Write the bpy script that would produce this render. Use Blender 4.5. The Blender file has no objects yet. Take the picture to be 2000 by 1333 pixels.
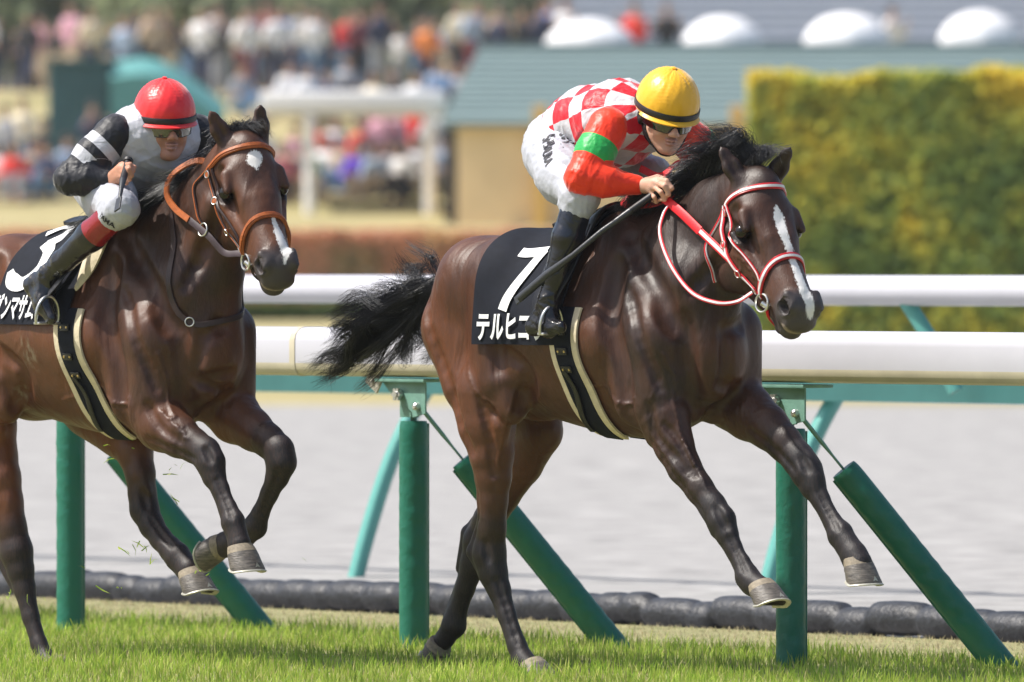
import bpy, bmesh, math, random, time
import numpy as np
from mathutils import Vector, Matrix
from mathutils.bvhtree import BVHTree
random.seed(7); RNG = np.random.default_rng(11)
T0 = time.time()
SC = bpy.context.scene
# ------------------------------------------------------------ camera
HC = 1.475; FPX = 17600.0; HORIZ = 527.0
PITCH = math.atan((666.5-HORIZ)/FPX)
cam_d = bpy.data.cameras.new('camera'); cam = bpy.data.objects.new('camera', cam_d)
SC.collection.objects.link(cam); SC.camera = cam
cam.location = (0, 0, HC); cam.rotation_euler = (math.pi/2-PITCH, 0, 0)
cam_d.sensor_width = 36.0; cam_d.lens = FPX/2000*36.0
cam_d.clip_start = 0.5; cam_d.clip_end = 3000
cam_d.dof.use_dof = True; cam_d.dof.focus_distance = 32.4; cam_d.dof.aperture_fstop = 4.2
# ------------------------------------------------------------ world, sun, exposure
W = bpy.data.worlds.new('World'); SC.world = W; W.use_nodes = True
SUN_EL, SUN_AZ = math.radians(55), math.radians(-92)      # high, to the left of the camera
sdir = Vector((math.sin(SUN_AZ)*math.cos(SUN_EL), math.cos(SUN_AZ)*math.cos(SUN_EL), math.sin(SUN_EL)))
nt = W.node_tree; bg = nt.nodes['Background']
sky = nt.nodes.new('ShaderNodeTexSky'); sky.sky_type = 'NISHITA'; sky.sun_disc = False
sky.sun_elevation = SUN_EL; sky.sun_rotation = SUN_AZ
sky.air_density = 1.0; sky.dust_density = 3.0; sky.ozone_density = 1.0
nt.links.new(sky.outputs[0], bg.inputs[0]); bg.inputs[1].default_value = 0.11
sun_d = bpy.data.lights.new('sun', 'SUN'); sun_d.energy = 4.1; sun_d.angle = math.radians(1.2); sun_d.color = (1.0, 0.955, 0.88)
sun = bpy.data.objects.new('sun', sun_d); SC.collection.objects.link(sun)
sun.rotation_euler = sdir.to_track_quat('Z', 'Y').to_euler()
SC.view_settings.view_transform = 'Standard'; SC.view_settings.look = 'None'
SC.view_settings.gamma = 1.0; SC.view_settings.exposure = 0.6
# ------------------------------------------------------------ frames
TH = math.radians(50)
RV = Vector((math.cos(TH), -math.sin(TH), 0))       # running direction (to the right and towards the camera)
LV = Vector((math.sin(TH), math.cos(TH), 0))        # to the horse's left, away from the camera
def ray(u, v):
    cp, sp = math.cos(PITCH), math.sin(PITCH)
    y = 666.5-v
    return Vector((u-1000.0, FPX*cp+y*sp, -FPX*sp+y*cp))/FPX
def at_d(u, v, d):
    r = ray(u, v); return Vector((0, 0, HC))+r*(d/r.y)
def at_ground(u, v, z=0.0):
    r = ray(u, v); return Vector((0, 0, HC))+r*((z-HC)/r.z)
class Frame:
    """vertical plane system parallel to the running direction; s>0 is the side towards the camera"""
    def __init__(self, origin):
        self.o = Vector(origin); self.o.z = 0
        self.m = Matrix(((RV.x, LV.x, 0, self.o.x), (RV.y, LV.y, 0, self.o.y), (0, 0, 1, 0), (0, 0, 0, 1)))
    def P(self, u, v, s=0.0):
        D = ray(u, v); C = Vector((0, 0, HC)); n = -LV
        t = (s-(C-self.o).dot(n))/D.dot(n); X = C+D*t
        q = X-self.o
        return np.array((q.dot(RV), -s, q.z))
    def w(self, p): return self.m @ Vector(p)
# ------------------------------------------------------------ objects
def tag(o, label=None, cat=None, group=None, kind=None):
    if label: o['label'] = label
    if cat: o['category'] = cat
    if group: o['group'] = group
    if kind: o['kind'] = kind
    return o
def empty(name, loc=(0, 0, 0), rz=0.0, mat=None):
    o = bpy.data.objects.new(name, None); SC.collection.objects.link(o)
    if mat is not None: o.matrix_world = mat
    else: o.location = loc; o.rotation_euler = (0, 0, rz)
    o.empty_display_size = 0.2
    return o
def mesh_obj(name, V, F, mat=None, parent=None, smooth=True, attrs=None, mats=None, midx=None):
    me = bpy.data.meshes.new(name)
    V = np.asarray(V, dtype=np.float32).reshape(-1, 3)
    if isinstance(F, np.ndarray):
        n, k = F.shape
        me.vertices.add(len(V)); me.vertices.foreach_set('co', V.ravel())
        me.loops.add(n*k); me.loops.foreach_set('vertex_index', F.astype(np.int32).ravel())
        me.polygons.add(n); me.polygons.foreach_set('loop_start', np.arange(0, n*k, k, dtype=np.int32))
        me.polygons.foreach_set('loop_total', np.full(n, k, dtype=np.int32))
        me.update(calc_edges=True)
    else:
        me.from_pydata([tuple(map(float, v)) for v in V], [], F); me.update()
    me.validate()
    if smooth: me.polygons.foreach_set('use_smooth', np.ones(len(me.polygons), dtype=bool))
    if attrs:
        for k, a in attrs.items():
            a = np.asarray(a, dtype=np.float32)
            if a.ndim == 1:
                at = me.attributes.new(k, 'FLOAT', 'POINT'); at.data.foreach_set('value', a)
            else:
                at = me.attributes.new(k, 'FLOAT_VECTOR', 'POINT'); at.data.foreach_set('vector', a.ravel())
    for m in (mats or ([mat] if mat else [])): me.materials.append(m)
    if midx is not None: me.polygons.foreach_set('material_index', np.asarray(midx, dtype=np.int32))
    o = bpy.data.objects.new(name, me); SC.collection.objects.link(o)
    if parent is not None: o.parent = parent
    return o
class MB:
    """collects shapes into one mesh"""
    def __init__(self): self.V = []; self.F = []; self.M = []
    def add(self, V, F, m=0):
        n = len(self.V); self.V += [tuple(map(float, v)) for v in V]
        self.F += [tuple(int(i)+n for i in f) for f in F]; self.M += [m]*len(F)
    def box(self, c, size, rot=None, m=0, bev=0.0):
        x, y, z = size[0]/2, size[1]/2, size[2]/2
        if bev <= 0:
            vs = [Vector((sx*x, sy*y, sz*z)) for sx in (-1, 1) for sy in (-1, 1) for sz in (-1, 1)]
            fs = [(0, 1, 3, 2), (4, 6, 7, 5), (0, 4, 5, 1), (2, 3, 7, 6), (0, 2, 6, 4), (1, 5, 7, 3)]
        else:
            bm = bmesh.new(); bmesh.ops.create_cube(bm, size=1.0)
            bmesh.ops.scale(bm, vec=(2*x, 2*y, 2*z), verts=bm.verts)
            bmesh.ops.bevel(bm, geom=bm.edges[:], offset=bev, segments=2, affect='EDGES', profile=0.6)
            bm.verts.index_update()
            vs = [v.co.copy() for v in bm.verts]; fs = [tuple(v.index for v in f.verts) for f in bm.faces]; bm.free()
        if rot is not None: vs = [rot @ v for v in vs]
        self.add([v+Vector(c) for v in vs], fs, m)
    def tube(self, pts, rad, n=10, m=0, cap=True, flat=1.0, up=None):
        P = [Vector(p) for p in pts]; N = len(P)
        R = rad if hasattr(rad, '__len__') else [rad]*N
        V = []; prev = None
        for i in range(N):
            t = (P[min(i+1, N-1)]-P[max(i-1, 0)]).normalized()
            if prev is None:
                a = Vector(up) if up is not None else (Vector((0, 0, 1)) if abs(t.z) < .9 else Vector((1, 0, 0)))
            else: a = prev
            b = (a-t*a.dot(t)).normalized(); prev = b; c = t.cross(b)
            for k in range(n):
                w = 2*math.pi*k/n
                V.append(P[i]+b*(math.cos(w)*R[i]*flat)+c*(math.sin(w)*R[i]))
        F = [(i*n+k, i*n+(k+1) % n, (i+1)*n+(k+1) % n, (i+1)*n+k) for i in range(N-1) for k in range(n)]
        if cap: F += [tuple(range(n))[::-1], tuple((N-1)*n+k for k in range(n))]
        self.add(V, F, m)
    def sweep(self, pts, prof, side, m=0, closed=True):
        """sweep a 2-D profile (a across 'side', b up) along pts"""
        V = []; k = len(prof)
        for p in pts:
            for a, b in prof: V.append(Vector(p)+Vector(side)*a+Vector((0, 0, b)))
        F = [(i*k+j, i*k+(j+1) % k, (i+1)*k+(j+1) % k, (i+1)*k+j) for i in range(len(pts)-1) for j in range(k if closed else k-1)]
        if closed: F += [tuple(range(k))[::-1], tuple((len(pts)-1)*k+j for j in range(k))]
        self.add(V, F, m)
    def build(self, name, mats, parent=None, smooth=False, attrs=None):
        mats = mats if isinstance(mats, (list, tuple)) else [mats]
        o = mesh_obj(name, self.V, self.F, parent=parent, smooth=smooth, mats=mats, midx=self.M, attrs=attrs)
        if smooth:
            try: o.data.set_sharp_from_angle(angle=math.radians(38))
            except Exception: pass
        return o
def catmull(P, n):
    P = np.asarray(P, float)
    Q = np.vstack([2*P[0]-P[1], P, 2*P[-1]-P[-2]]); out = []
    m = len(P)-1
    for t in np.linspace(0, m, n):
        i = min(int(t), m-1); f = t-i
        a, b, c, d = Q[i], Q[i+1], Q[i+2], Q[i+3]
        out.append(0.5*((2*b)+(-a+c)*f+(2*a-5*b+4*c-d)*f*f+(-a+3*b-3*c+d)*f**3))
    return np.array(out)
# ------------------------------------------------------------ materials
def mat(name, base=(.5, .5, .5), rough=.6, metal=0.0, spec=0.5, noise=0.0, nscale=10, bump=0.0, bscale=60, sheen=0.0, coat=0.0, stretch=None, col2=None, alpha=None):
    m = bpy.data.materials.new(name); m.use_nodes = True
    t = m.node_tree; b = t.nodes['Principled BSDF']
    b.inputs['Base Color'].default_value = (*base, 1); b.inputs['Roughness'].default_value = rough
    b.inputs['Metallic'].default_value = metal; b.inputs['Specular IOR Level'].default_value = spec
    if sheen: b.inputs['Sheen Weight'].default_value = sheen; b.inputs['Sheen Roughness'].default_value = .4
    if coat: b.inputs['Coat Weight'].default_value = coat; b.inputs['Coat Roughness'].default_value = .12
    tc = t.nodes.new('ShaderNodeTexCoord'); src = tc.outputs['Object']
    if stretch:
        mp = t.nodes.new('ShaderNodeMapping'); mp.inputs['Scale'].default_value = stretch
        t.links.new(src, mp.inputs[0]); src = mp.outputs[0]
    if noise or col2:
        n = t.nodes.new('ShaderNodeTexNoise'); n.inputs['Scale'].default_value = nscale; n.inputs['Detail'].default_value = 6
        n.inputs['Roughness'].default_value = .6
        t.links.new(src, n.inputs['Vector'])
        r = t.nodes.new('ShaderNodeMapRange'); r.inputs['From Min'].default_value = .32; r.inputs['From Max'].default_value = .68
        t.links.new(n.outputs['Fac'], r.inputs[0])
        mx = t.nodes.new('ShaderNodeMix'); mx.data_type = 'RGBA'
        c1 = tuple(max(0, c*(1-noise)) for c in base); c2 = col2 or tuple(min(1, c*(1+noise)) for c in base)
        mx.inputs[6].default_value = (*c1, 1); mx.inputs[7].default_value = (*c2, 1)
        t.links.new(r.outputs[0], mx.inputs[0]); t.links.new(mx.outputs[2], b.inputs['Base Color'])
    if bump:
        n2 = t.nodes.new('ShaderNodeTexNoise'); n2.inputs['Scale'].default_value = bscale; n2.inputs['Detail'].default_value = 5
        t.links.new(src, n2.inputs['Vector'])
        bp = t.nodes.new('ShaderNodeBump'); bp.inputs['Strength'].default_value = 1.0; bp.inputs['Distance'].default_value = bump
        t.links.new(n2.outputs['Fac'], bp.inputs['Height']); t.links.new(bp.outputs[0], b.inputs['Normal'])
    return m
def nodes(m): return m.node_tree.nodes, m.node_tree.links, m.node_tree.nodes['Principled BSDF']
M = {}
M['rail_white'] = mat('rail_white', (.55, .55, .61), .32, noise=.035, nscale=3, spec=.5, bump=.0006, bscale=15)
M['rail_lip'] = mat('rail_lip', (.56, .51, .38), .45, noise=.1, nscale=6)
M['teal_steel'] = mat('teal_steel', (.16, .32, .26), .5, noise=.2, nscale=14, bump=.0006, bscale=120)
M['far_steel'] = mat('far_steel', (.10, .34, .30), .5, noise=.08, nscale=6)
M['pad_green'] = mat('pad_green', (.012, .150, .100), .42, noise=.05, nscale=9, spec=.5)
M['steel'] = mat('steel', (.62, .62, .60), .3, metal=.9, noise=.1, nscale=60)
M['zinc'] = mat('zinc', (.50, .47, .40), .5, metal=.3, noise=.15, nscale=40)
M['black_roll'] = mat('black_roll', (.022, .024, .030), .5, noise=.5, nscale=22, bump=.006, bscale=40)
# ------------------------------------------------------------ implicit surfaces (organic bodies)
def smin(a, b, k):
    if k <= 0: return np.minimum(a, b)
    h = np.maximum(k-np.abs(a-b), 0)/k
    return np.minimum(a, b)-h*h*k*.25
def smax(a, b, k): return -smin(-a, -b, k)
class Sdf:
    def __init__(self): self.p = []; self.tag = 0.0
    def _add(self, fn, lo, hi, k, sub=False): self.p.append((fn, np.minimum(lo, hi), np.maximum(lo, hi), k, sub, self.tag))
    def cap(self, a, b, ra, rb, k=.03, lat=1.0, sub=False, ax=(0, 1, 0)):
        """tapered capsule; lat squashes it along ax"""
        a = np.asarray(a, float); b = np.asarray(b, float); ab = b-a; L = ab.dot(ab)+1e-12
        ax = np.asarray(ax, float); ax = ax/np.linalg.norm(ax)
        def fn(X, Y, Z):
            px, py, pz = X-a[0], Y-a[1], Z-a[2]
            h = np.clip((px*ab[0]+py*ab[1]+pz*ab[2])/L, 0, 1)
            dx, dy, dz = px-h*ab[0], py-h*ab[1], pz-h*ab[2]; r = ra+(rb-ra)*h
            if lat != 1.0:
                c = (dx*ax[0]+dy*ax[1]+dz*ax[2])*(1/lat-1)
                dx = dx+c*ax[0]; dy = dy+c*ax[1]; dz = dz+c*ax[2]
                l = np.sqrt(dx*dx+dy*dy+dz*dz)
                return (l-r)*min(1.0, lat+.25*(1-lat))
            return np.sqrt(dx*dx+dy*dy+dz*dz)-r
        R = max(ra, rb)*max(1, lat)
        self._add(fn, np.minimum(a, b)-R, np.maximum(a, b)+R, k, sub)
    def chain(self, pts, rs, k=.03, lat=1.0, ax=(0, 1, 0)):
        for i in range(len(pts)-1): self.cap(pts[i], pts[i+1], rs[i], rs[i+1], k, lat, ax=ax)
    def ell(self, c, r, k=.03, R=None, sub=False):
        c = np.asarray(c, float); r = np.asarray(r, float)
        Rm = np.eye(3) if R is None else np.asarray(R, float)      # columns are the axes
        def fn(X, Y, Z):
            px, py, pz = X-c[0], Y-c[1], Z-c[2]
            q = [px*Rm[0, i]+py*Rm[1, i]+pz*Rm[2, i] for i in range(3)]
            k0 = np.sqrt(sum((q[i]/r[i])**2 for i in range(3))); k1 = np.sqrt(sum((q[i]/r[i]**2)**2 for i in range(3)))+1e-9
            return k0*(k0-1)/k1
        b = np.sqrt(((Rm*r[None, :])**2).sum(1))
        self._add(fn, c-b, c+b, k, sub)
    def loft(self, xs, zt, zb, hw, k=.03, e=2.0, hwz=None):
        """trunk along x: top, bottom and half width by x"""
        xs = np.asarray(xs, float); zt = np.asarray(zt, float); zb = np.asarray(zb, float); hw = np.asarray(hw, float)
        g = np.linspace(xs[0], xs[-1], 240)
        def sm(a):
            y = np.interp(g, xs, a); kk = np.ones(13)/13
            yp = np.pad(y, 6, mode='edge'); return np.convolve(yp, kk, 'valid')
        T, B, H = sm(zt), sm(zb), sm(hw); x0, x1 = xs[0], xs[-1]
        def fn(X, Y, Z):
            X, Y, Z = np.broadcast_arrays(X, Y, Z)
            xc = np.clip(X, x0, x1); a = (np.interp(xc, g, T)-np.interp(xc, g, B))/2; c = (np.interp(xc, g, T)+np.interp(xc, g, B))/2
            w = np.interp(xc, g, H)
            q = np.sqrt(((Z-c)/a)**2+(Y/w)**2+((X-xc)/(np.minimum(a, w)*.9))**2)
            return (q-1)*np.minimum(a, w)*.92
        W_ = hw.max()
        self._add(fn, np.array([x0-.25, -W_, zb.min()]), np.array([x1+.25, W_, zt.max()]), k)
    def grid(self, h, pad=.03):
        lo = np.min([p[1] for p in self.p if not p[4]], 0)-pad; hi = np.max([p[2] for p in self.p if not p[4]], 0)+pad
        n = np.ceil((hi-lo)/h).astype(int)+1
        V = np.full(n, 1.0, np.float32); ax = [lo[i]+h*np.arange(n[i]) for i in range(3)]
        ax = [a.astype(np.float32) for a in ax]
        for fn, a, b, k, sub, tg in self.p:
            mg = k+3*h
            i0 = np.clip(np.floor((a-mg-lo)/h).astype(int), 0, n-1); i1 = np.clip(np.ceil((b+mg-lo)/h).astype(int)+1, 1, n)
            if (i1 <= i0).any(): continue
            s = tuple(slice(i0[j], i1[j]) for j in range(3))
            d = fn(ax[0][s[0]][:, None, None], ax[1][s[1]][None, :, None], ax[2][s[2]][None, None, :])
            V[s] = smax(V[s], -d, k) if sub else smin(V[s], d, k)
        return V, lo, h
    def eval(self, P):
        P = np.asarray(P, float).reshape(-1, 3); v = np.full(len(P), 1.0)
        for fn, a, b, k, sub, tg in self.p:
            d = fn(P[:, 0], P[:, 1], P[:, 2])
            v = smax(v, -d, k) if sub else smin(v, d, k)
        return v
    def tags(self, P, soft=.012):
        """colour tag of the nearest primitive, softly blended"""
        num = np.zeros(len(P)); den = np.zeros(len(P))
        for fn, a, b, k, sub, tg in self.p:
            if sub: continue
            m = np.all((P > a-.08) & (P < b+.08), axis=1)
            if not m.any(): continue
            Q = P[m]; w = np.exp(-np.clip(fn(Q[:, 0], Q[:, 1], Q[:, 2]), -.0, .3)/soft)
            num[m] += w*tg; den[m] += w
        return num/np.maximum(den, 1e-9)
    def normal(self, P, e=.004):
        P = np.asarray(P, float).reshape(-1, 3); g = np.zeros_like(P)
        for i in range(3):
            d = np.zeros(3); d[i] = e
            g[:, i] = self.eval(P+d)-self.eval(P-d)
        return g/np.maximum(np.linalg.norm(g, axis=1, keepdims=True), 1e-9)
    def snap(self, P, off=0.0, it=5):
        """move points onto the surface (plus off)"""
        P = np.array(P, float).reshape(-1, 3)
        for _ in range(it): P = P-self.normal(P)*(self.eval(P)-off)[:, None]*.9
        return P
    def cast(self, O, D, tmax=2.0, off=0.0):
        """sphere-trace rays from outside"""
        O = np.array(O, float).reshape(-1, 3); D = np.array(D, float).reshape(-1, 3); D = D/np.linalg.norm(D, axis=1, keepdims=True)
        t = np.zeros(len(O))
        for _ in range(60):
            d = self.eval(O+D*t[:, None])-off; t += np.clip(d, -.05, .08)*.8
            t = np.minimum(t, tmax)
        return O+D*t[:, None], t
def surface_nets(V, lo, h, relax=2):
    n = V.shape
    S = V < 0
    c = [(i, j, k) for i in (0, 1) for j in (0, 1) for k in (0, 1)]
    A = np.zeros((n[0]-1, n[1]-1, n[2]-1), np.uint8)
    for (i, j, k) in c: A += S[i:n[0]-1+i, j:n[1]-1+j, k:n[2]-1+k]
    act = (A > 0) & (A < 8); idx = np.argwhere(act)
    ids = np.full(act.shape, -1, np.int32); ids[act] = np.arange(len(idx))
    cv = np.stack([V[idx[:, 0]+i, idx[:, 1]+j, idx[:, 2]+k] for (i, j, k) in c], 1).astype(np.float64)
    acc = np.zeros((len(idx), 3)); cnt = np.zeros(len(idx)); cc = np.array(c, float)
    for a in range(8):
        for b in range(a+1, 8):
            if np.abs(cc[a]-cc[b]).sum() != 1: continue
            m = (cv[:, a] < 0) != (cv[:, b] < 0)
            t = cv[m, a]/(cv[m, a]-cv[m, b]); t = np.clip(t, 0.02, .98)
            acc[m] += cc[a]+(cc[b]-cc[a])*t[:, None]; cnt[m] += 1
    P = (idx+acc/np.maximum(cnt, 1)[:, None])*h+lo
    Q = []
    for ax in range(3):
        o1, o2 = [(1, 2), (2, 0), (0, 1)][ax]
        sl0 = [slice(None)]*3; sl1 = [slice(None)]*3; sl0[ax] = slice(0, -1); sl1[ax] = slice(1, None)
        e = np.argwhere(S[tuple(sl0)] != S[tuple(sl1)])
        e = e[(e[:, o1] > 0) & (e[:, o2] > 0) & (e[:, o1] < n[o1]-1) & (e[:, o2] < n[o2]-1)]
        inside = S[e[:, 0], e[:, 1], e[:, 2]]
        def g(d1, d2):
            q = e.copy(); q[:, o1] += d1; q[:, o2] += d2; return ids[q[:, 0], q[:, 1], q[:, 2]]
        f = np.stack([g(-1, -1), g(0, -1), g(0, 0), g(-1, 0)], 1)
        f[~inside] = f[~inside][:, ::-1]
        Q.append(f)
    F = np.vstack(Q); F = F[(F >= 0).all(1)]
    # relax towards neighbours, then put back on the surface with the grid's own gradient
    def samp(X):
        q = (X-lo)/h; i = np.clip(np.floor(q).astype(int), 0, np.array(n)-2); f = q-i; r = 0
        for (a, b, d) in c:
            w = (f[:, 0] if a else 1-f[:, 0])*(f[:, 1] if b else 1-f[:, 1])*(f[:, 2] if d else 1-f[:, 2])
            r = r+w*V[i[:, 0]+a, i[:, 1]+b, i[:, 2]+d]
        return r
    for _ in range(relax):
        s = np.zeros_like(P); k = np.zeros(len(P))
        for a, b in ((0, 1), (1, 2), (2, 3), (3, 0)):
            for x, y in ((a, b), (b, a)):
                np.add.at(s, F[:, x], P[F[:, y]]); np.add.at(k, F[:, x], 1)
        P = P*.4+.6*s/np.maximum(k, 1)[:, None]
        g = np.stack([samp(P+np.eye(3)[i]*h*.7)-samp(P-np.eye(3)[i]*h*.7) for i in range(3)], 1)
        g /= np.maximum(np.linalg.norm(g, axis=1, keepdims=True), 1e-9)
        P = P-g*np.clip(samp(P), -h, h)[:, None]*.9
    return P, F
def sdf_mesh(S, h, relax=2, clip=None):
    V, lo, h = S.grid(h); return surface_nets(V, lo, h, relax)
def sheet(name, fn, nu, nv, mtl, parent, thick=.006, attrs=None):
    """double-sided sheet from fn(a, b) with thickness along the surface normal"""
    A, B = np.meshgrid(np.linspace(0, 1, nu), np.linspace(0, 1, nv), indexing='ij'); X = fn(A.ravel(), B.ravel()).reshape(nu, nv, 3)
    N = np.cross(np.gradient(X, axis=0), np.gradient(X, axis=1)); N /= np.linalg.norm(N, axis=2, keepdims=True)+1e-9
    V = np.vstack([(X+N*thick/2).reshape(-1, 3), (X-N*thick/2).reshape(-1, 3)]); n = nu*nv; F = []
    for i in range(nu-1):
        for j in range(nv-1):
            a, b, c, d = i*nv+j, (i+1)*nv+j, (i+1)*nv+j+1, i*nv+j+1; F.append((a, b, c, d)); F.append((n+d, n+c, n+b, n+a))
    bd = [i*nv for i in range(nu)]+[(nu-1)*nv+j for j in range(1, nv)]+[i*nv+nv-1 for i in range(nu-2, -1, -1)]+[j for j in range(nv-2, 0, -1)]
    for k in range(len(bd)):
        a, b = bd[k], bd[(k+1) % len(bd)]; F.append((b, a, n+a, n+b))
    o = mesh_obj(name, V, F, mtl, parent, smooth=True); o.data.set_sharp_from_angle(angle=math.radians(60)); return o
# ============================================================ SETTING
def set_ground():
    # dirt course, as one large sheet reaching far; turf strip lies 1 cm above
    def band(name, z, y_of, n0, n1, m, x0=-60, x1=60):
        pass
    dirt = mat('dirt', (.285, .277, .270), .9, noise=.34, nscale=8, bump=.025, bscale=9, stretch=(.35, .6, 1), col2=(.41, .398, .388))
    far = mat('far_grass', (.30, .27, .10), .9, noise=.2, nscale=.25, col2=(.42, .35, .18), bump=.03, bscale=6)
    # terrain profile by distance
    ys = [-30, 30, 60, 98, 100, 112, 126, 134, 138, 146, 152, 160, 166, 172, 180, 184, 190, 200, 240, 400, 900, 2500]
    zs = [0, 0, 0, 0, .02, .25, .62, .8, .86, .95, 1.5, 2.25, 2.72, 3.4, 4.7, 5.1, 5.25, 5.3, 5.3, 5.3, 5.0, 5.0]
    V = []; xs = np.linspace(-1, 1, 41)
    for y, z in zip(ys, zs):
        w = max(60, abs(y)*1.6)
        for x in xs: V.append((x*w, y, z))
    nx = len(xs); F = [(i*nx+j, i*nx+j+1, (i+1)*nx+j+1, (i+1)*nx+j) for i in range(len(ys)-1) for j in range(nx-1)]
    mi = [0 if ys[f[0]//nx] < 98 else 1 for f in F]
    o = mesh_obj('ground', V, F, smooth=True, mats=[dirt, far], midx=mi); tag(o, kind='structure')
    return lambda y: float(np.interp(y, ys, zs))
GZ = set_ground()
def line_at(u, v, z=0.0):
    """ground line parallel to the rail through the point seen at (u, v); returns f(t) with t metres along"""
    p = at_ground(u, v, z); return lambda t, s=0.0, h=0.0: p+RV*t+LV*s+Vector((0, 0, h))
RAILL = line_at(808, 1272)                     # post line of the near rail
# turf: base sheet and blades
def set_turf():
    base = mat('turf_soil', (.16, .19, .05), .95, noise=.3, nscale=20, col2=(.36, .32, .16))
    edge = line_at(1000, 1216)
    a = edge(-40); b = edge(40); c = b-LV*30; d = a-LV*30
    o = mesh_obj('turf', [Vector((*p.xy, .012)) for p in (a, b, c, d)], [(0, 1, 2, 3)], base, smooth=False); tag(o, kind='structure')
    # blades
    def blades(n, s0, s1, t0, t1, hmin, hmax, wd, name, m, power=1.0):
        s = s0+(s1-s0)*RNG.random(n)**power; t = t0+(t1-t0)*RNG.random(n)
        e0 = edge(0); X = e0.x+RV.x*t-LV.x*s; Y = e0.y+RV.y*t-LV.y*s
        keep = (Y > 26.5) & (np.abs(X) < 2.45*Y/34+.45); X, Y = X[keep], Y[keep]; n = len(X)
        # tufting: gather blades into clumps
        cl = np.sin(X*9+1.3*np.sin(Y*7))*np.sin(Y*8+1.7*np.sin(X*6))
        H = (hmin+(hmax-hmin)*RNG.random(n)**1.3)*(1+.22*cl)
        a = RNG.random(n)*2*np.pi; lean = RNG.normal(0, .32, n)*H; la = RNG.random(n)*2*np.pi
        w = wd*(.7+.6*RNG.random(n))
        dx, dy = np.cos(a)*w/2, np.sin(a)*w/2
        lx, ly = np.cos(la)*lean, np.sin(la)*lean
        Vv = np.zeros((n, 5, 3))
        Vv[:, 0] = np.stack([X-dx, Y-dy, np.full(n, .005)], 1); Vv[:, 1] = np.stack([X+dx, Y+dy, np.full(n, .005)], 1)
        Vv[:, 2] = np.stack([X+dx*.8+lx*.35, Y+dy*.8+ly*.35, H*.6], 1); Vv[:, 3] = np.stack([X-dx*.8+lx*.35, Y-dy*.8+ly*.35, H*.6], 1)
        Vv[:, 4] = np.stack([X+lx, Y+ly, H*.98], 1)
        b0 = np.arange(n)*5
        me_F = np.concatenate([np.stack([b0, b0+1, b0+2], 1), np.stack([b0, b0+2, b0+3], 1), np.stack([b0+3, b0+2, b0+4], 1)])
        rnd = np.repeat(RNG.random(n), 5); hh = np.tile([0, 0, .6, .6, 1.0], n)
        o = mesh_obj(name, Vv.reshape(-1, 3), me_F, m, smooth=True, attrs={'rnd': rnd, 'hh': hh})
        return o
    def gm(name, cols, base_c):
        m = mat(name, (.1, .1, .1), .55, spec=.35); N, L, B = nodes(m)
        at = N.new('ShaderNodeAttribute'); at.attribute_name = 'rnd'
        r = N.new('ShaderNodeValToRGB'); L.new(at.outputs['Fac'], r.inputs[0]); r.color_ramp.interpolation = 'LINEAR'
        e = r.color_ramp.elements; e[0].position = 0; e[0].color = (*cols[0][1], 1); e[1].position = 1; e[1].color = (*cols[-1][1], 1)
        for p, c in cols[1:-1]: x = e.new(p); x.color = (*c, 1)
        ah = N.new('ShaderNodeAttribute'); ah.attribute_name = 'hh'
        mx = N.new('ShaderNodeMix'); mx.data_type = 'RGBA'; mx.inputs[6].default_value = (*base_c, 1)
        mr = N.new('ShaderNodeMapRange'); mr.inputs[1].default_value = .1; mr.inputs[2].default_value = .7; L.new(ah.outputs['Fac'], mr.inputs[0])
        L.new(mr.outputs[0], mx.inputs[0]); L.new(r.outputs[0], mx.inputs[7]); 
        # patchy colour over the turf
        tc = N.new('ShaderNodeTexCoord'); n = N.new('ShaderNodeTexNoise'); n.inputs['Scale'].default_value = 2.2; n.inputs['Detail'].default_value = 3
        L.new(tc.outputs['Object'], n.inputs[0]); mm = N.new('ShaderNodeMapRange'); mm.inputs[1].default_value = .35; mm.inputs[2].default_value = .65; mm.inputs[3].default_value = .72; mm.inputs[4].default_value = 1.18
        L.new(n.outputs[0], mm.inputs[0]); sc = N.new('ShaderNodeVectorMath'); sc.operation = 'SCALE'; L.new(mx.outputs[2], sc.inputs[0]); L.new(mm.outputs[0], sc.inputs['Scale'])
        L.new(sc.outputs[0], B.inputs['Base Color'])
        # light through the blades
        tr = N.new('ShaderNodeBsdfTranslucent'); L.new(sc.outputs[0], tr.inputs[0]); ms = N.new('ShaderNodeMixShader'); ms.inputs[0].default_value = .5
        out = N['Material Output']; L.new(B.outputs[0], ms.inputs[1]); L.new(tr.outputs[0], ms.inputs[2]); L.new(ms.outputs[0], out.inputs[0])
        return m
    g = gm('turf_blade', [(0, (.17, .33, .03)), (.35, (.32, .50, .05)), (.7, (.48, .62, .09)), (.88, (.60, .66, .18)), (1, (.66, .55, .28))], (.30, .32, .10))
    dry = gm('dry_blade', [(0, (.50, .42, .24)), (.5, (.66, .56, .36)), (.9, (.74, .66, .45)), (1, (.22, .34, .08))], (.45, .38, .22))
    o = blades(300000, 1.25, 9.5, -9, 9, .028, .082, .0044, 'grass', g); tag(o, kind='stuff')
    o = blades(50000, 0.0, 1.7, -7, 7, .010, .032, .0045, 'dry_grass', dry, 1.0); tag(o, kind='stuff')
set_turf()
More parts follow.
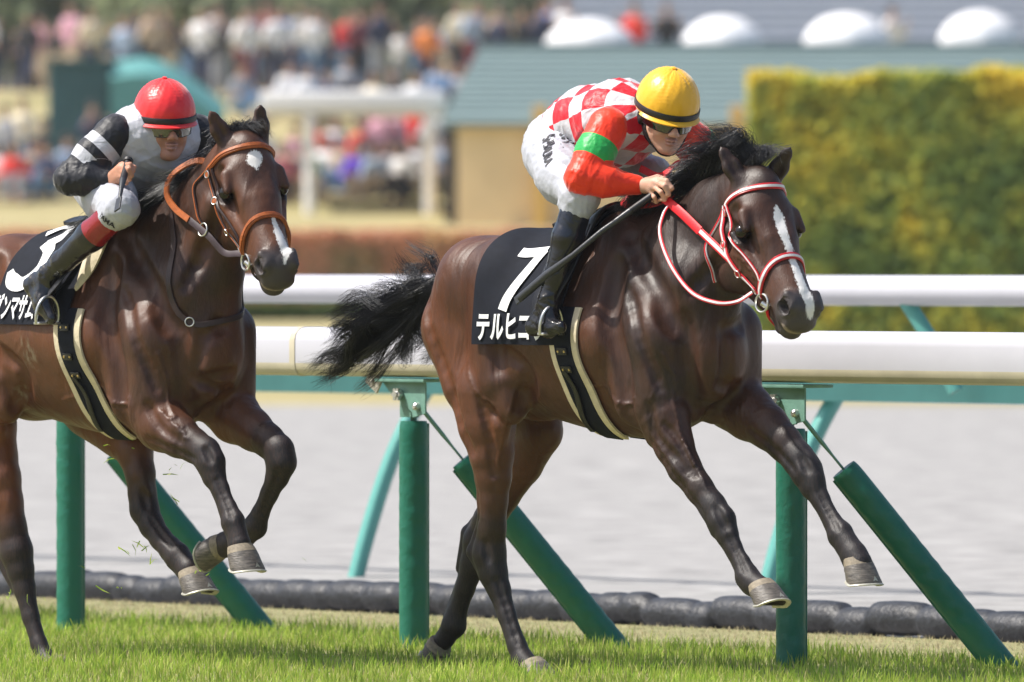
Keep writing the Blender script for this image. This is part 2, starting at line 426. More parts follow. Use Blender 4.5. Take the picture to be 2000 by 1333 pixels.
# near rail: one long white rail on padded posts
RT = 1.25
def near_rail():
    f = RAILL
    root = empty('white_rail', f(0)); tag(root, 'near white running rail with yellowed underside crossing behind both horses', 'rail')
    # cross-section (across, up), from the bottom lip round
    prof = [(-.045, -.190), (-.078, -.182), (-.090, -.165), (-.094, -.14), (-.094, -.055), (-.088, -.028), (-.07, -.008), (-.045, 0), (.045, 0), (.07, -.008), (.088, -.028), (.092, -.14), (.088, -.17), (.06, -.187), (.03, -.186), (.03, -.176), (-.03, -.176), (-.03, -.188)]
    seams = [-4.4-6.3, -.635, 6.0, 12.5]
    ts = [-26, -13, -7.0]
    def seg(t0, t1, nm):
        b = MB(); n = 12; pts = [f(t0+(t1-t0)*i/n, 0, RT) - f(0) for i in range(n+1)]
        b.sweep(pts, prof, LV)
        for i, fa in enumerate(b.F):          # the lower lip is yellowed
            zz = np.mean([b.V[k][2] for k in fa])
            if zz < RT-.150: b.M[i] = 1
        return b.build(nm, [M['rail_white'], M['rail_lip']], root, smooth=True)
    seg(-20, -.635, 'rail_section'); seg(-.631, 9.5, 'rail_section')
    b = MB(); col = [(a*1.03, z*1.02+.002) for a, z in prof]; b.sweep([f(-.650, 0, RT)-f(0), f(-.618, 0, RT)-f(0)], col, LV)
    b.build('joint_sleeve', M['rail_lip'], root, smooth=True)
    return root
near_rail()
def pad_mat():
    m = M['pad_green']; N, L, B = nodes(m)
    at = N.new('ShaderNodeAttribute'); at.attribute_name = 'uvw'
    mp = N.new('ShaderNodeMapping'); mp.inputs['Rotation'].default_value = (0, 0, .5); mp.inputs['Scale'].default_value = (9, 26, 1); L.new(at.outputs['Vector'], mp.inputs[0])
    n = N.new('ShaderNodeTexNoise'); n.inputs['Scale'].default_value = 1.2; n.inputs['Detail'].default_value = 3; n.inputs['Distortion'].default_value = .6; L.new(mp.outputs[0], n.inputs[0])
    bp = N.new('ShaderNodeBump'); bp.inputs['Distance'].default_value = .0035; bp.inputs['Strength'].default_value = .8; L.new(n.outputs[0], bp.inputs['Height']); L.new(bp.outputs[0], B.inputs['Normal'])
pad_mat()
def pad_tube(a, b, r, name, parent, seed=0, pinch=False):
    """a padded vinyl sleeve with soft wrinkles and a laced seam flap"""
    rg = np.random.default_rng(seed); a = Vector(a); b = Vector(b); ax = (b-a); L = ax.length; ax.normalize()
    s = ax.cross(Vector((0, 1, 0))).normalized(); t = ax.cross(s)
    n, mth = 40, 90; V = []; U = []
    ph = rg.random(6)*6
    for i in range(mth+1):
        z = i/mth; e = min(i, mth-i)/2.0; rr = r*(1-.10*math.exp(-e*1.2))
        for k in range(n):
            w = 2*math.pi*k/n
            wr = .010*math.sin(z*L*60+3*math.sin(w+ph[0])+ph[1])*max(0, math.sin(w*1+ph[2]))**2 + .006*math.sin(z*L*95+w*2+ph[3])*(.5+.5*math.sin(z*7+ph[4]))
            q = rr*(1+wr*(3.2 if pinch else 1.6)+.015*math.sin(w*2+z*3+ph[5]))
            V.append(a+ax*(z*L)+s*(math.cos(w)*q)+t*(math.sin(w)*q)); U.append((k/n, z*L, 0))
    F = [(i*n+k, i*n+(k+1) % n, (i+1)*n+(k+1) % n, (i+1)*n+k) for i in range(mth) for k in range(n)]
    F += [tuple(range(n))[::-1], tuple(mth*n+k for k in range(n))]
    o = mesh_obj(name, V, F, M['pad_green'], parent, smooth=True, attrs={'uvw': U})
    o.data.set_sharp_from_angle(angle=math.radians(50))
    # seam flap
    mb = MB(); ang = 2.35 if pinch else 4.0
    sd = s*math.cos(ang)+t*math.sin(ang)
    mb.sweep  # (flap is a thin raised welt)
    pts = [a+ax*(L*q)+sd*(r*1.0) for q in np.linspace(.01, .99, 30)]
    mb.tube(pts, .0045, 6); mb.build('seam_welt', M['pad_green'], o, smooth=True, attrs={'uvw': [(0, 0, 0)]*len(mb.V)})
    return o
POSTS = [(-560, None), (137, 1205), (808, 1240), (1545, 1275), (2330, None)]
def posts():
    # parameter along the rail for each seen post
    f = RAILL; root_o = f(0)
    def t_of(u):
        lo, hi = -12, 12
        for _ in range(50):
            m_ = (lo+hi)/2; p = f(m_); uu = 1000+FPX*p.x/p.y
            if uu < u: lo = m_
            else: hi = m_
        return lo
    labs = {137: 'padded green rail post left of the horse with the red cap rider', 808: 'padded green rail post between the two horses, under the bolted bracket',
            1545: 'padded green rail post behind the reaching forelegs of the leading horse', -560: 'padded green rail post beyond the left edge', 2330: 'padded green rail post beyond the right edge'}
    for pi, (u, v) in enumerate(POSTS):
        t = t_of(u); o = f(t); R = Matrix(((RV.x, LV.x, 0), (RV.y, LV.y, 0), (0, 0, 1)))
        root = empty('rail_post', mat=Matrix.Translation(o) @ R.to_4x4())
        tag(root, labs[u], 'rail post', 'padded posts carrying the near rail')
        # local axes: x along the rail, y away, z up
        pad_tube((0, 0, -.03), (0, 0, RT-.36), .056, 'post_padding', root, seed=pi)
        b = MB(); b.tube([(0, 0, .3), (0, 0, RT-.25)], .013, 12); b.build('post_rod', M['teal_steel'], root, smooth=True)
        zt = RT-.195
        b = MB()
        b.box((0.0, 0, zt-.008), (.30, .15, .012), bev=.003)                         # top plate
        b.add([(-.13, -.05, zt-.015), (.13, -.05, zt-.015), (.13, -.05, zt-.135), (.055, -.05, zt-.15), (.05, -.05, zt-.13), (-.02, -.05, zt-.085), (-.09, -.05, zt-.05),
               (-.13, -.042, zt-.015), (.13, -.042, zt-.015), (.13, -.042, zt-.135), (.055, -.042, zt-.15), (.05, -.042, zt-.13), (-.02, -.042, zt-.085), (-.09, -.042, zt-.05)],
              [(0, 1, 2, 3, 4, 5, 6), (13, 12, 11, 10, 9, 8, 7)]+[(i, (i+1) % 7+0, (i+1) % 7+7, i+7) for i in range(7)])
        b.box((.0, -.02, zt-.085), (.07, .045, .13), bev=.004)
        b.build('bracket', M['teal_steel'], root, smooth=True)
        b = MB(); rt = Matrix.Rotation(math.radians(33), 3, 'Y')
        b.box((-.17, -.06, zt-.012), (.085, .01, .06), rot=rt, bev=.003); b.tube([(-.17, -.075, zt-.012), (-.17, -.06, zt-.012)], .008, 8)
        b.build('clamp_plate', M['zinc'], root, smooth=True)
        def bolt(x, y, z, r, nm):
            q = MB(); q.tube([(x, y, z), (x, y-.014, z)], r*.8, 16)
            for j in range(6):
                w = j*math.pi/3; q.tube([(x+math.cos(w)*r*.75, y-.008, z+math.sin(w)*r*.75), (x+math.cos(w)*r*.75, y-.022, z+math.sin(w)*r*.75)], r*.34, 8)
            q.tube([(x, y-.014, z), (x, y-.027, z)], r*.5, 12); q.build(nm, M['steel'], root, smooth=True)
        bolt(-.018, -.055, zt-.062, .024, 'bolt')
        q = MB(); q.tube([(.085, -.05, zt-.108), (.085, -.066, zt-.108), (.085, -.071, zt-.108)], [.016, .014, .008], 12); q.build('bolt', M['steel'], root, smooth=True)
        # brace: strut rod then a padded sleeve running out to the ground
        top = Vector((.09, -.03, zt-.12)); foot = Vector((.55, .60, -.03)) if True else None
        dirv = (foot-top).normalized(); Lb = (foot-top).length
        q = MB(); q.tube([top, top+dirv*(Lb*.10), top+dirv*(Lb*.15), top+dirv*(Lb*.40)], [.016, .015, .009, .009], 10, flat=.55); q.build('brace_rod', M['teal_steel'], root, smooth=True)
        pad_tube(top+dirv*(Lb*.20), foot, .055, 'brace_padding', root, seed=20+pi, pinch=True)
posts()
def black_roll():
    f = line_at(1000, 1212); root_o = f(0); V = []; n = 18; ts = np.arange(-9, 9, .02)
    rg = np.random.default_rng(5); cuts = np.cumsum(rg.uniform(.13, .30, 110))-9.5; dip = np.zeros_like(ts); cd = rg.uniform(.5, 1.0, 110); off = rg.normal(0, .010, 110)
    up = np.zeros_like(ts)
    for i in range(109):
        m_ = (ts >= cuts[i]) & (ts < cuts[i+1]); q = (ts[m_]-cuts[i])/(cuts[i+1]-cuts[i]); dip[m_] = np.sin(np.pi*q)**.35*(.9+.1*cd[i]); up[m_] = off[i]
    dip[dip <= 0] = .6
    for t, d, uo in zip(ts, dip, up):
        r = .071*(.82+.18*d)
        for k in range(n):
            w = 2*math.pi*k/n; V.append(f(t, .05+math.cos(w)*r*1.15, .06+uo+math.sin(w)*r)-root_o)
    F = [(i*n+k, i*n+(k+1) % n, (i+1)*n+(k+1) % n, (i+1)*n+k) for i in range(len(ts)-1) for k in range(n)]
    o = mesh_obj('edging_roll', V, F, M['black_roll'], smooth=True); o.location = root_o
    tag(o, 'long black lumpy fabric roll lying between the turf and the pale dirt course', 'edging')
black_roll()
def far_rail():
    f = line_at(1000, 1140); root = empty('dirt_course_rail', f(0)); o0 = f(0)
    tag(root, 'blurred white rail on curved teal legs at the edge of the dirt course', 'rail')
    z = HC-(566-HORIZ)*o0.y/FPX
    def seg(nm, pts, r, m, fl=1.0):
        b = MB(); b.tube([p-o0 for p in pts], r, 20, flat=fl); return b.build(nm, m, root, smooth=True)
    seg('rail_tube', [f(t, 0, z) for t in np.linspace(-22, 16, 20)], .068, M['rail_white'])
    b = MB(); zb = HC-(757-HORIZ)*o0.y/FPX; b.sweep([f(t, .25, zb)-o0 for t in (-22, 16)], [(-.03, -.045), (.03, -.045), (.03, .045), (-.03, .045)], LV); b.build('lower_beam', M['far_steel'], root)
    def t_of(u):
        lo, hi = -20, 20
        for _ in range(50):
            m_ = (lo+hi)/2; p = f(m_); uu = 1000+FPX*p.x/p.y
            if uu < u: lo = m_
            else: hi = m_
        return lo
    for u in (-110, 690, 1490, 2290):
        p = f(t_of(u)); 
        q = [p+Vector((dx*p.y/FPX, .0, h)) for dx, h in ((0, -.05), (8, .2), (30, .52), (52, .75), (80, .95))]
        q = [Vector((*((p+LV*(i*.06)).xy), 0))+(x-p) for i, x in enumerate(q)]
        pts = catmull([tuple(x) for x in q], 14)
        seg('curved_leg', [Vector(x) for x in pts], .066, M['far_steel'], .6)
        ta, tb = t_of(u+275), t_of(u+345); pa, pb = f(ta, 0, z-.03), f(tb, .1, z-.45)
        seg('neck_arm', [pa, pa.lerp(pb, .5)+Vector((0, 0, .03)), pb], .035, M['far_steel'])
far_rail()

def clippings():
    rg = np.random.default_rng(12); V = []; F = []; k = 0
    spots = [(250, 870), (215, 905), (275, 1075), (262, 1070), (240, 1072), (225, 1160), (300, 860), (205, 880), (330, 930), (190, 1150), (345, 905), (20, 1160), (280, 1085), (150, 1100), (310, 1100), (232, 1140), (120, 1220), (345, 970), (60, 1180), (590, 1082), (395, 1120), (70, 1170)]
    for u, v in spots:
        for j in range(rg.integers(1, 4)):
            p = np.array(at_d(u+rg.normal(0, 10), v+rg.normal(0, 8), 33.2+rg.normal(0, .4))); d = rg.normal(0, 1, 3); d /= np.linalg.norm(d); e = np.cross(d, rg.normal(0, 1, 3)); e /= np.linalg.norm(e); L_ = rg.uniform(.008, .035); w = .0022
            V += [p-d*L_-e*w, p-d*L_+e*w, p+e*w+np.cross(d, e)*L_*.3, p-e*w+np.cross(d, e)*L_*.3, p+d*L_]; F += [(k, k+1, k+2, k+3), (k+3, k+2, k+4)]; k += 5
    o = mesh_obj('grass_clippings', V, F, bpy.data.materials['turf_blade'], attrs={'rnd': rg.random(k), 'hh': np.ones(k)}); tag(o, kind='stuff')
clippings()
# ============================================================ BACKGROUND (real distances, real sizes)
def xat(u, d): return (u-1000.0)*d/FPX
def zat(v, d): return HC-(v-HORIZ)*d/FPX
def leaf_mat(name, ramp, patch=.6):
    m = mat(name, (.1, .15, .04), .6, spec=.25); N, L, B = nodes(m)
    a = N.new('ShaderNodeAttribute'); a.attribute_name = 'rnd'; tc = N.new('ShaderNodeTexCoord').outputs['Object']
    n = N.new('ShaderNodeTexNoise'); n.inputs['Scale'].default_value = patch; n.inputs['Detail'].default_value = 4; n.inputs['Roughness'].default_value = .65; L.new(tc, n.inputs[0])
    mr = N.new('ShaderNodeMapRange'); mr.inputs[1].default_value = .3; mr.inputs[2].default_value = .7; L.new(n.outputs[0], mr.inputs[0])
    ad = N.new('ShaderNodeMath'); ad.operation = 'MULTIPLY_ADD'; L.new(a.outputs['Fac'], ad.inputs[0]); ad.inputs[1].default_value = .35; L.new(mr.outputs[0], ad.inputs[2])
    sb = N.new('ShaderNodeMath'); sb.operation = 'SUBTRACT'; L.new(ad.outputs[0], sb.inputs[0]); sb.inputs[1].default_value = .17
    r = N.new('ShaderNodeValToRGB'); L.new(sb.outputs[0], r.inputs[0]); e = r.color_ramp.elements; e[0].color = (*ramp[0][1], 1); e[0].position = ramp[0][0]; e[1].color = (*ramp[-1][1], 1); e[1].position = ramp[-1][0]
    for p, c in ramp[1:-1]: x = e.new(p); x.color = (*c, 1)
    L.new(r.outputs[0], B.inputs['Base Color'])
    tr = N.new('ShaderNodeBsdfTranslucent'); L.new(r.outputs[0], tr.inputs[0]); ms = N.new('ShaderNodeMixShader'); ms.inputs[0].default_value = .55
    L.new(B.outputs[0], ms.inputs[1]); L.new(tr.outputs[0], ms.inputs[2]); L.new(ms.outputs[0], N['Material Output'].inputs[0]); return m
def leaves(P_, size, rg):
    n = len(P_); a = rg.normal(0, 1, (n, 3)); a /= np.linalg.norm(a, axis=1, keepdims=True); b = np.cross(a, rg.normal(0, 1, (n, 3))); b /= np.linalg.norm(b, axis=1, keepdims=True)
    s = size*(.6+.8*rg.random(n))[:, None]; V = np.stack([P_-a*s, P_+b*s*.55, P_+a*s, P_-b*s*.55], 1).reshape(-1, 3)
    F = np.arange(n*4).reshape(n, 4); return V, F, np.repeat(rg.random(n), 4)
def hedge(name, label, p0, p1, depth, z0, z1, n, size, m, seed=1, core=(.02, .035, .012), lump=.15):
    rg = np.random.default_rng(seed); p0 = np.array(p0, float); p1 = np.array(p1, float); L_ = np.linalg.norm(p1-p0); d = (p1-p0)/L_; nn = np.array([-d[1], d[0]])
    root = empty(name, (p0[0], p0[1], 0)); tag(root, label, 'hedge')
    a = rg.random(n)*L_; f = rg.random(n); h = rg.random(n)**.8; t = np.abs(rg.normal(0, .05, n))
    top = f < .25
    bump = lump*(np.sin(a*1.9+seed)+np.sin(a*4.3+1)+.6*np.sin(a*9.1))/2
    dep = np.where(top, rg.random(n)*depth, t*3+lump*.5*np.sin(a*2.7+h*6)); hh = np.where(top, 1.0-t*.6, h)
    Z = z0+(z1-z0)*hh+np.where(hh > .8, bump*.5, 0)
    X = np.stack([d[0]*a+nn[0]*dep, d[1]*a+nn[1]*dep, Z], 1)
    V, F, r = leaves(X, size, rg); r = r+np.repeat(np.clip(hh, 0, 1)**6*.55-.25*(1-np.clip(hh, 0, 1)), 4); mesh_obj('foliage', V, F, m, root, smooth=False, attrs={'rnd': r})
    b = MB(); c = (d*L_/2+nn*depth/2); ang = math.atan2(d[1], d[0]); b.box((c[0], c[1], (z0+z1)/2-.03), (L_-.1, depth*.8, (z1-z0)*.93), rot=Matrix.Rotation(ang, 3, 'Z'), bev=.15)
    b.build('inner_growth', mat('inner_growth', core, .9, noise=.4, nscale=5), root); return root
hb = leaf_mat('hedge_leaf', [(0, (.17, .27, .09)), (.35, (.32, .42, .12)), (.62, (.58, .58, .12)), (.85, (.80, .70, .12)), (1, (.86, .68, .10))], .9)
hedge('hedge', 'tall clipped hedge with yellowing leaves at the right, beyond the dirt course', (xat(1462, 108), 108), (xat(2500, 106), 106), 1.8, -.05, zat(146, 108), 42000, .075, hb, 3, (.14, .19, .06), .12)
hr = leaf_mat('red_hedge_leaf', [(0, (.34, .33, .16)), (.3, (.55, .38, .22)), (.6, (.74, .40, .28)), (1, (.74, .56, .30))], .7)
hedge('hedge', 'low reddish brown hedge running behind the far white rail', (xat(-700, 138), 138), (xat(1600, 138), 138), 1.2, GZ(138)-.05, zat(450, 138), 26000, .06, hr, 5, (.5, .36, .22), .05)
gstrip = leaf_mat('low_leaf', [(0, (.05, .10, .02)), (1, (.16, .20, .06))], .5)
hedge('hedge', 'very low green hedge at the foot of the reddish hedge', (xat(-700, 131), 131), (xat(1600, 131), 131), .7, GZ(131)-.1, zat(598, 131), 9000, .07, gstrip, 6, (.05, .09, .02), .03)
# ---- building with the long grey-green roof
def building():
    d = 160.0; d2 = 166.0; root = empty('pavilion', (xat(1200, d), d, GZ(d))); tag(root, 'ochre walled pavilion with a long grey green roof beside the white tent', 'building')
    o = root.location.copy(); L2 = lambda x, y, z: Vector((x, y, z))-o
    wm = mat('ochre_wall', (.88, .66, .38), .8, noise=.06, nscale=2); rm_ = mat('roof_sheet', (.185, .255, .255), .55, noise=.08, nscale=1.5, stretch=(.3, 1, 6)); pm_ = mat('ochre_post', (.80, .50, .14), .7); dk = mat('opening_shade', (.05, .045, .04), .9)
    x0, x1 = xat(893, d), xat(2400, d); z0, ze, zr = GZ(d)-.5, zat(237, d), zat(92, d2)
    b = MB(); b.box(L2((x0+x1)/2, d+1.8, (z0+ze)/2), (x1-x0, 3.4, ze-z0+.1)); b.build('wall', wm, root)
    xe0, xr0 = xat(862, d-.15), xat(937, d2); yb = d-.15
    V = [L2(xe0, yb, ze), L2(x1+1, yb, ze), L2(x1+.4, d2, zr), L2(xr0, d2, zr)]; Vu = [v-Vector((0, 0, .10)) for v in V]
    V2 = [L2(xe0, d2+6, ze), L2(x1+1, d2+6, ze)]
    b = MB(); b.add(V+Vu+V2, [(0, 1, 2, 3), (7, 6, 5, 4), (0, 4, 5, 1), (0, 3, 8), (3, 2, 9, 8), (1, 9, 2), (0, 8, 9, 1)]); rf = b.build('roof', rm_, root)
    b = MB()                                             # horizontal sheet laps
    for k in range(1, 12):
        f = k/12; p = V[0].lerp(V[3], f); q = V[1].lerp(V[2], f); b.box((p+q)/2+Vector((0, -.01, .02)), ((q-p).length, .05, .03), rot=Matrix.Rotation(math.atan2(q.y-p.y, q.x-p.x), 3, 'Z'))
    b.build('sheet_laps', rm_, rf)
    b = MB(); b.box((V[2]+V[3])/2+Vector((0, 0, .03)), ((V[2]-V[3]).length, .3, .08)); b.build('ridge_cap', rm_, rf)
    for u in (1055, 1440, 1820):
        b = MB(); b.box(L2(xat(u, d), d-.05, (z0+ze)/2+.1), (.24, .2, ze-z0+.35), bev=.01); b.build('post', pm_, root)
    b = MB(); b.box(L2(xat(880, d), d+1.0, (z0+ze)/2-.1), (.20, 1.4, ze-z0-.1)); b.build('shaded_opening', dk, root)  # near-black box: the shade inside the opening, put in as colour
building()
def parasol(u, d, v, w, lab):
    z = zat(v, d); root = empty('parasol', (xat(u, d), d, GZ(d))); tag(root, lab, 'parasol', 'white parasols behind the pavilion roof'); zz = z-GZ(d)
    wm = M.setdefault('canopy', mat('canopy', (.80, .80, .82), .7)); V = []; F = []; n = 24; m_ = 8; R_ = w/2
    for i in range(m_+1):
        a = i/m_*math.pi/2
        for k in range(n):
            t = 2*math.pi*k/n; r = R_*math.cos(a)*(1+.03*math.cos(t*8)); V.append((r*math.cos(t), r*math.sin(t), zz-.62+.62*math.sin(a)*(1.0)))
    F = [(i*n+k, i*n+(k+1) % n, (i+1)*n+(k+1) % n, (i+1)*n+k) for i in range(m_) for k in range(n)]
    c = mesh_obj('canopy', V, F, wm, root); b = MB(); b.tube([(0, 0, 0), (0, 0, zz)], .03, 8); b.build('pole', M['steel'], root, smooth=True)
    b = MB()
    for k in range(8): t = 2*math.pi*k/8; b.tube([(0, 0, zz-.1), (R_*.95*math.cos(t), R_*.95*math.sin(t), zz-.60)], .012, 5)
    b.build('ribs', M['steel'], c)
parasol(1152, 172, 38, 1.75, 'white domed parasol over the left end of the grey green roof')
parasol(1412, 172, 32, 1.55, 'white domed parasol, second from the left above the roof')
parasol(1655, 172, 26, 1.65, 'white domed parasol, second from the right above the roof')
parasol(1915, 172, 22, 1.55, 'white domed parasol above the right end of the roof')
def tent():
    d = 163.0; root = empty('tent', (xat(690, d), d, GZ(d))); tag(root, 'white flat topped event tent on posts left of the pavilion', 'tent'); g = GZ(d); wm = M['canopy']
    w = (872-508)*d/FPX; z0, z1 = zat(224, d)-g, zat(178, d)-g
    b = MB(); b.box((0, 1.2, (z0+z1)/2), (w, 2.6, (z1-z0)), bev=.12); b.build('canopy', wm, root, smooth=True)
    for u, y in ((605, 0), (838, 0), (605, 2.4), (838, 2.4)):
        b = MB(); b.tube([(xat(u, d)-xat(690, d), y, -.2), (xat(u, d)-xat(690, d), y, z0)], .10 if y == 0 else .05, 10); b.build('post', wm, root, smooth=True)
tent()
def shelter():
    d = 170.0; g = GZ(d); root = empty('kiosk', (xat(155, d), d, g)); tag(root, 'dark teal box shaped kiosk in front of the standing crowd at left', 'kiosk')
    tm_ = mat('dark_teal', (.035, .105, .115), .7, noise=.1, nscale=3); b = MB(); w = 122*d/FPX; z1 = zat(122, d)-g; z0 = zat(300, d)-g; b.box((0, .7, (z0+z1)/2), (w, 1.3, z1-z0), bev=.05); b.build('body', tm_, root)
    b = MB(); b.box((0, .7, z1+.02), (w+.1, 1.5, .06), bev=.02); b.build('roof', tm_, root)
    for x in (-w/2+.1, w/2-.1): b = MB(); b.tube([(x, .2, -.1), (x, .2, z0+.1)], .05, 8); b.build('leg', M['steel'], root, smooth=True)
    root = empty('awning', (xat(320, d), d+1, g)); tag(root, 'sagging light teal awning sloping away right of the dark teal kiosk', 'awning'); tm2 = mat('light_teal', (.10, .30, .29), .6, noise=.08, nscale=2)
    P_ = [(-1.0, zat(118, d)-g), (-.3, zat(112, d)-g), (.25, zat(135, d)-g), (1.1, zat(198, d)-g)]; V = []; pts = catmull([(x, 0, z) for x, z in P_], 16)
    def af(a, b_):
        i = np.clip(a*15, 0, 14.999).astype(int); f = a*15-i; X = pts[i]*(1-f)[:, None]+pts[np.minimum(i+1, 15)]*f[:, None]; X[:, 1] += (b_-.5)*2.4; X[:, 2] -= .5*np.abs(b_-.5)**1.5*2+.0; return X
    sheet('canvas', af, 24, 12, tm2, root, .03)
    def af2(a, b_): X = af(a, np.zeros_like(a)); X[:, 2] = X[:, 2]*(1-b_*.5); return X
    sheet('side_panel', af2, 24, 6, tm2, root, .02)
    for x in (-.9, .9): b = MB(); b.tube([(x, 0, -.1), (x, 0, 1.0)], .04, 8); b.build('post', M['steel'], root, smooth=True)
shelter()
def stand():
    d = 225.0; root = empty('spectator_stand', (xat(1650, d), d, 4.9)); tag(root, 'rows of pale grey stand benches far behind the parasols', 'stand'); g = 4.9
    lm = mat('bench_grey', (.82, .84, .88), .6); wm = mat('bench_dark', (.30, .33, .38), .7)
    b = MB(); c = MB(); L_ = 26.0; x0 = xat(1080, d)-xat(1650, d)
    for k in range(16):
        z = 1.9+k*.24; y = k*.5; c.box((x0+L_/2, y, z-.9), (L_, .5, 1.8)); b.box((x0+L_/2, y-.3, z+.06), (L_, .10, .10))
    b.build('bench_rows', lm, root); c.build('steps', wm, root)
    b = MB(); b.box((x0+L_/2, -1.5, .9), (L_, .3, 1.8)); b.build('front_wall', lm, root)
stand()
# ---- trees behind
tl = leaf_mat('tree_leaf', [(0, (.16, .20, .13)), (.4, (.26, .31, .19)), (.75, (.36, .40, .22)), (1, (.45, .44, .27))], .35)
bark = mat('bark', (.12, .10, .08), .9, noise=.3, nscale=8, bump=.02, bscale=10)
def tree(u, d, h, r, lab, seed, n=3200):
    rg = np.random.default_rng(seed); g = 5.2; root = empty('tree', (xat(u, d), d, g)); tag(root, lab, 'tree', 'trees behind the standing crowd')
    b = MB(); b.tube([(0, 0, -.3), (.1, 0, h*.25), (-.05, .1, h*.55), (0, 0, h*.85)], [.28, .22, .13, .05], 10)
    for k in range(7):
        a = rg.random()*6.28; z = h*(.25+.08*k); b.tube([(0, 0, z), (math.cos(a)*r*.4, math.sin(a)*r*.4, z+h*.1), (math.cos(a)*r*.75, math.sin(a)*r*.75, z+h*.17)], [.09, .06, .02], 6)
    b.build('trunk', bark, root, smooth=True)
    cs = []; 
    for k in range(26):
        a = rg.random()*6.28; rr = r*rg.random()**.5*.8; z = h*(.30+.62*rg.random()); cs.append((math.cos(a)*rr*(1.15-z/h*.6), math.sin(a)*rr*(1.15-z/h*.6), z))
    cs = np.array(cs); i = rg.integers(0, len(cs), n); X = cs[i]+rg.normal(0, 1, (n, 3))*np.array([.20, .20, .14])*r
    V, F, rr = leaves(X, .22, rg); mesh_obj('crown', V, F, tl, root, smooth=False, attrs={'rnd': rr})
places = [(-60, 245, 7.5, 3.0), (130, 262, 8.5, 3.4), (330, 250, 7.6, 3.0), (520, 275, 9.5, 3.6), (700, 252, 7.2, 3.0), (880, 268, 8.6, 3.3), (1040, 258, 7.0, 2.6), (240, 300, 12, 4.5), (620, 305, 12.5, 4.6), (960, 300, 12, 4.4), (-20, 300, 12, 4.4), (430, 222, 4.6, 2.0), (60, 225, 4.4, 2.0), (790, 224, 4.2, 2.0)]
tlab = ['leftmost tree of the row behind the crowd', 'dense green tree behind the dark teal kiosk', 'rounded tree behind the light teal awning', 'tall tree behind the red capped rider and crowd', 'low tree behind the left post of the white tent', 'tree rising behind the right post of the white tent', 'slim tree where the stand benches begin', 'tall back row tree above the light teal awning', 'tall back row tree above the white tent', 'tall back row tree left of the stand', 'tall back row tree at the left edge', 'small bushy tree right of the light teal awning', 'small bushy tree behind the cream topped spectator', 'small bushy tree above the middle of the white tent']
for i, p in enumerate(places): tree(*p, tlab[i], 40+i)
# ---- spectators
def fig(pose):
    """coarse standing or sitting figure: dict of SDF meshes"""
    S = Sdf(); out = {}
    if pose == 'sit':
        hip = np.array([0, 0, .22]); kn = [np.array([.12*s, -.42, .42]) for s in (-1, 1)]; ft = [np.array([.13*s, -.55, .04]) for s in (-1, 1)]; ch = np.array([0, -.04, .62]); hd = np.array([0, -.08, .92])
    else:
        w = .05 if pose == 'stand' else .16
        hip = np.array([0, 0, .92]); kn = [np.array([.09*s, -.02-w*.3*s, .50]) for s in (-1, 1)]; ft = [np.array([.11*s, w*s, .05]) for s in (-1, 1)]; ch = np.array([0, 0, 1.32]); hd = np.array([0, -.02, 1.63])
    el = [ch+np.array([.27*s, -.03, -.18]) for s in (-1, 1)]
    ha = [ch+np.array([.20*s, -.24, -.20 if pose != 'stand' else .10]) for s in (-1, 1)]
    if pose == 'walk': ha = [ch+np.array([.28*s, -.08*s, -.46]) for s in (-1, 1)]
    def tor(S, g): S.cap(hip, ch, .13+g, .14+g, .05, 1.25, ax=(1, 0, 0)); [S.cap(ch+np.array([.15*s, 0, .07]), el[i], .055+g, .045+g, .04) for i, s in enumerate((-1, 1))]
    def legs(S, g): S.cap(hip+np.array([-.07, 0, 0]), hip+np.array([.07, 0, 0]), .13+g, .13+g, .04); [S.chain([hip+np.array([.08*s, 0, 0]), kn[i], ft[i]], [.09+g, .065+g, .045+g], .04) for i, s in enumerate((-1, 1))]
    B_ = Sdf(); tor(B_, -.03); legs(B_, -.02); [B_.chain([el[i], ha[i], ha[i]+np.array([0, -.04, .02])], [.035, .028, .035], .03) for i in (0, 1)]
    B_.cap(ch, hd-np.array([0, 0, .06]), .06, .05, .04); B_.ell(hd, (.075, .095, .115), .03); B_.ell(hd+np.array([0, -.10, -.02]), (.014, .016, .02), .02); [B_.ell(f+np.array([0, -.07, -.02]), (.05, .12, .04), .04) for f in ft]
    S1 = Sdf(); tor(S1, .012); [S1.cap(el[i], el[i]*.5+ha[i]*.5, .055, .045, .03) for i in (0, 1)]
    S2 = Sdf(); legs(S2, .008)
    S3 = Sdf(); S3.ell(hd+np.array([0, .015, .035]), (.088, .105, .100), .02)
    for nm, s in (('body', B_), ('shirt', S1), ('trousers', S2), ('hair', S3)):
        V, F = sdf_mesh(s, .026, 1); me = mesh_obj(nm, V, F).data; out[nm] = me
        for o in [o for o in SC.collection.objects if o.data == me]: bpy.data.objects.remove(o)
    return out
FIG = {p: fig(p) for p in ('stand', 'walk', 'sit')}
PAL = {'white': (.80, .80, .82), 'cream': (.74, .66, .50), 'navy': (.03, .04, .09), 'black': (.02, .02, .025), 'grey': (.30, .31, .34), 'light blue': (.34, .44, .60), 'blue': (.08, .16, .42), 'red': (.70, .04, .03), 'pink': (.62, .33, .42), 'beige': (.50, .40, .30), 'orange': (.80, .26, .07), 'purple': (.14, .06, .60), 'green': (.06, .30, .16), 'maroon': (.20, .04, .06), 'denim': (.12, .22, .38)}
PM = {k: mat('cloth_'+k.replace(' ', '_'), v, .8, noise=.12, nscale=8) for k, v in PAL.items()}
skm = [mat('far_skin', c, .6) for c in ((.55, .34, .25), (.48, .28, .20))]; hrm = [mat('far_hair', c, .6) for c in ((.02, .015, .012), (.05, .035, .025))]
used_lab = {}
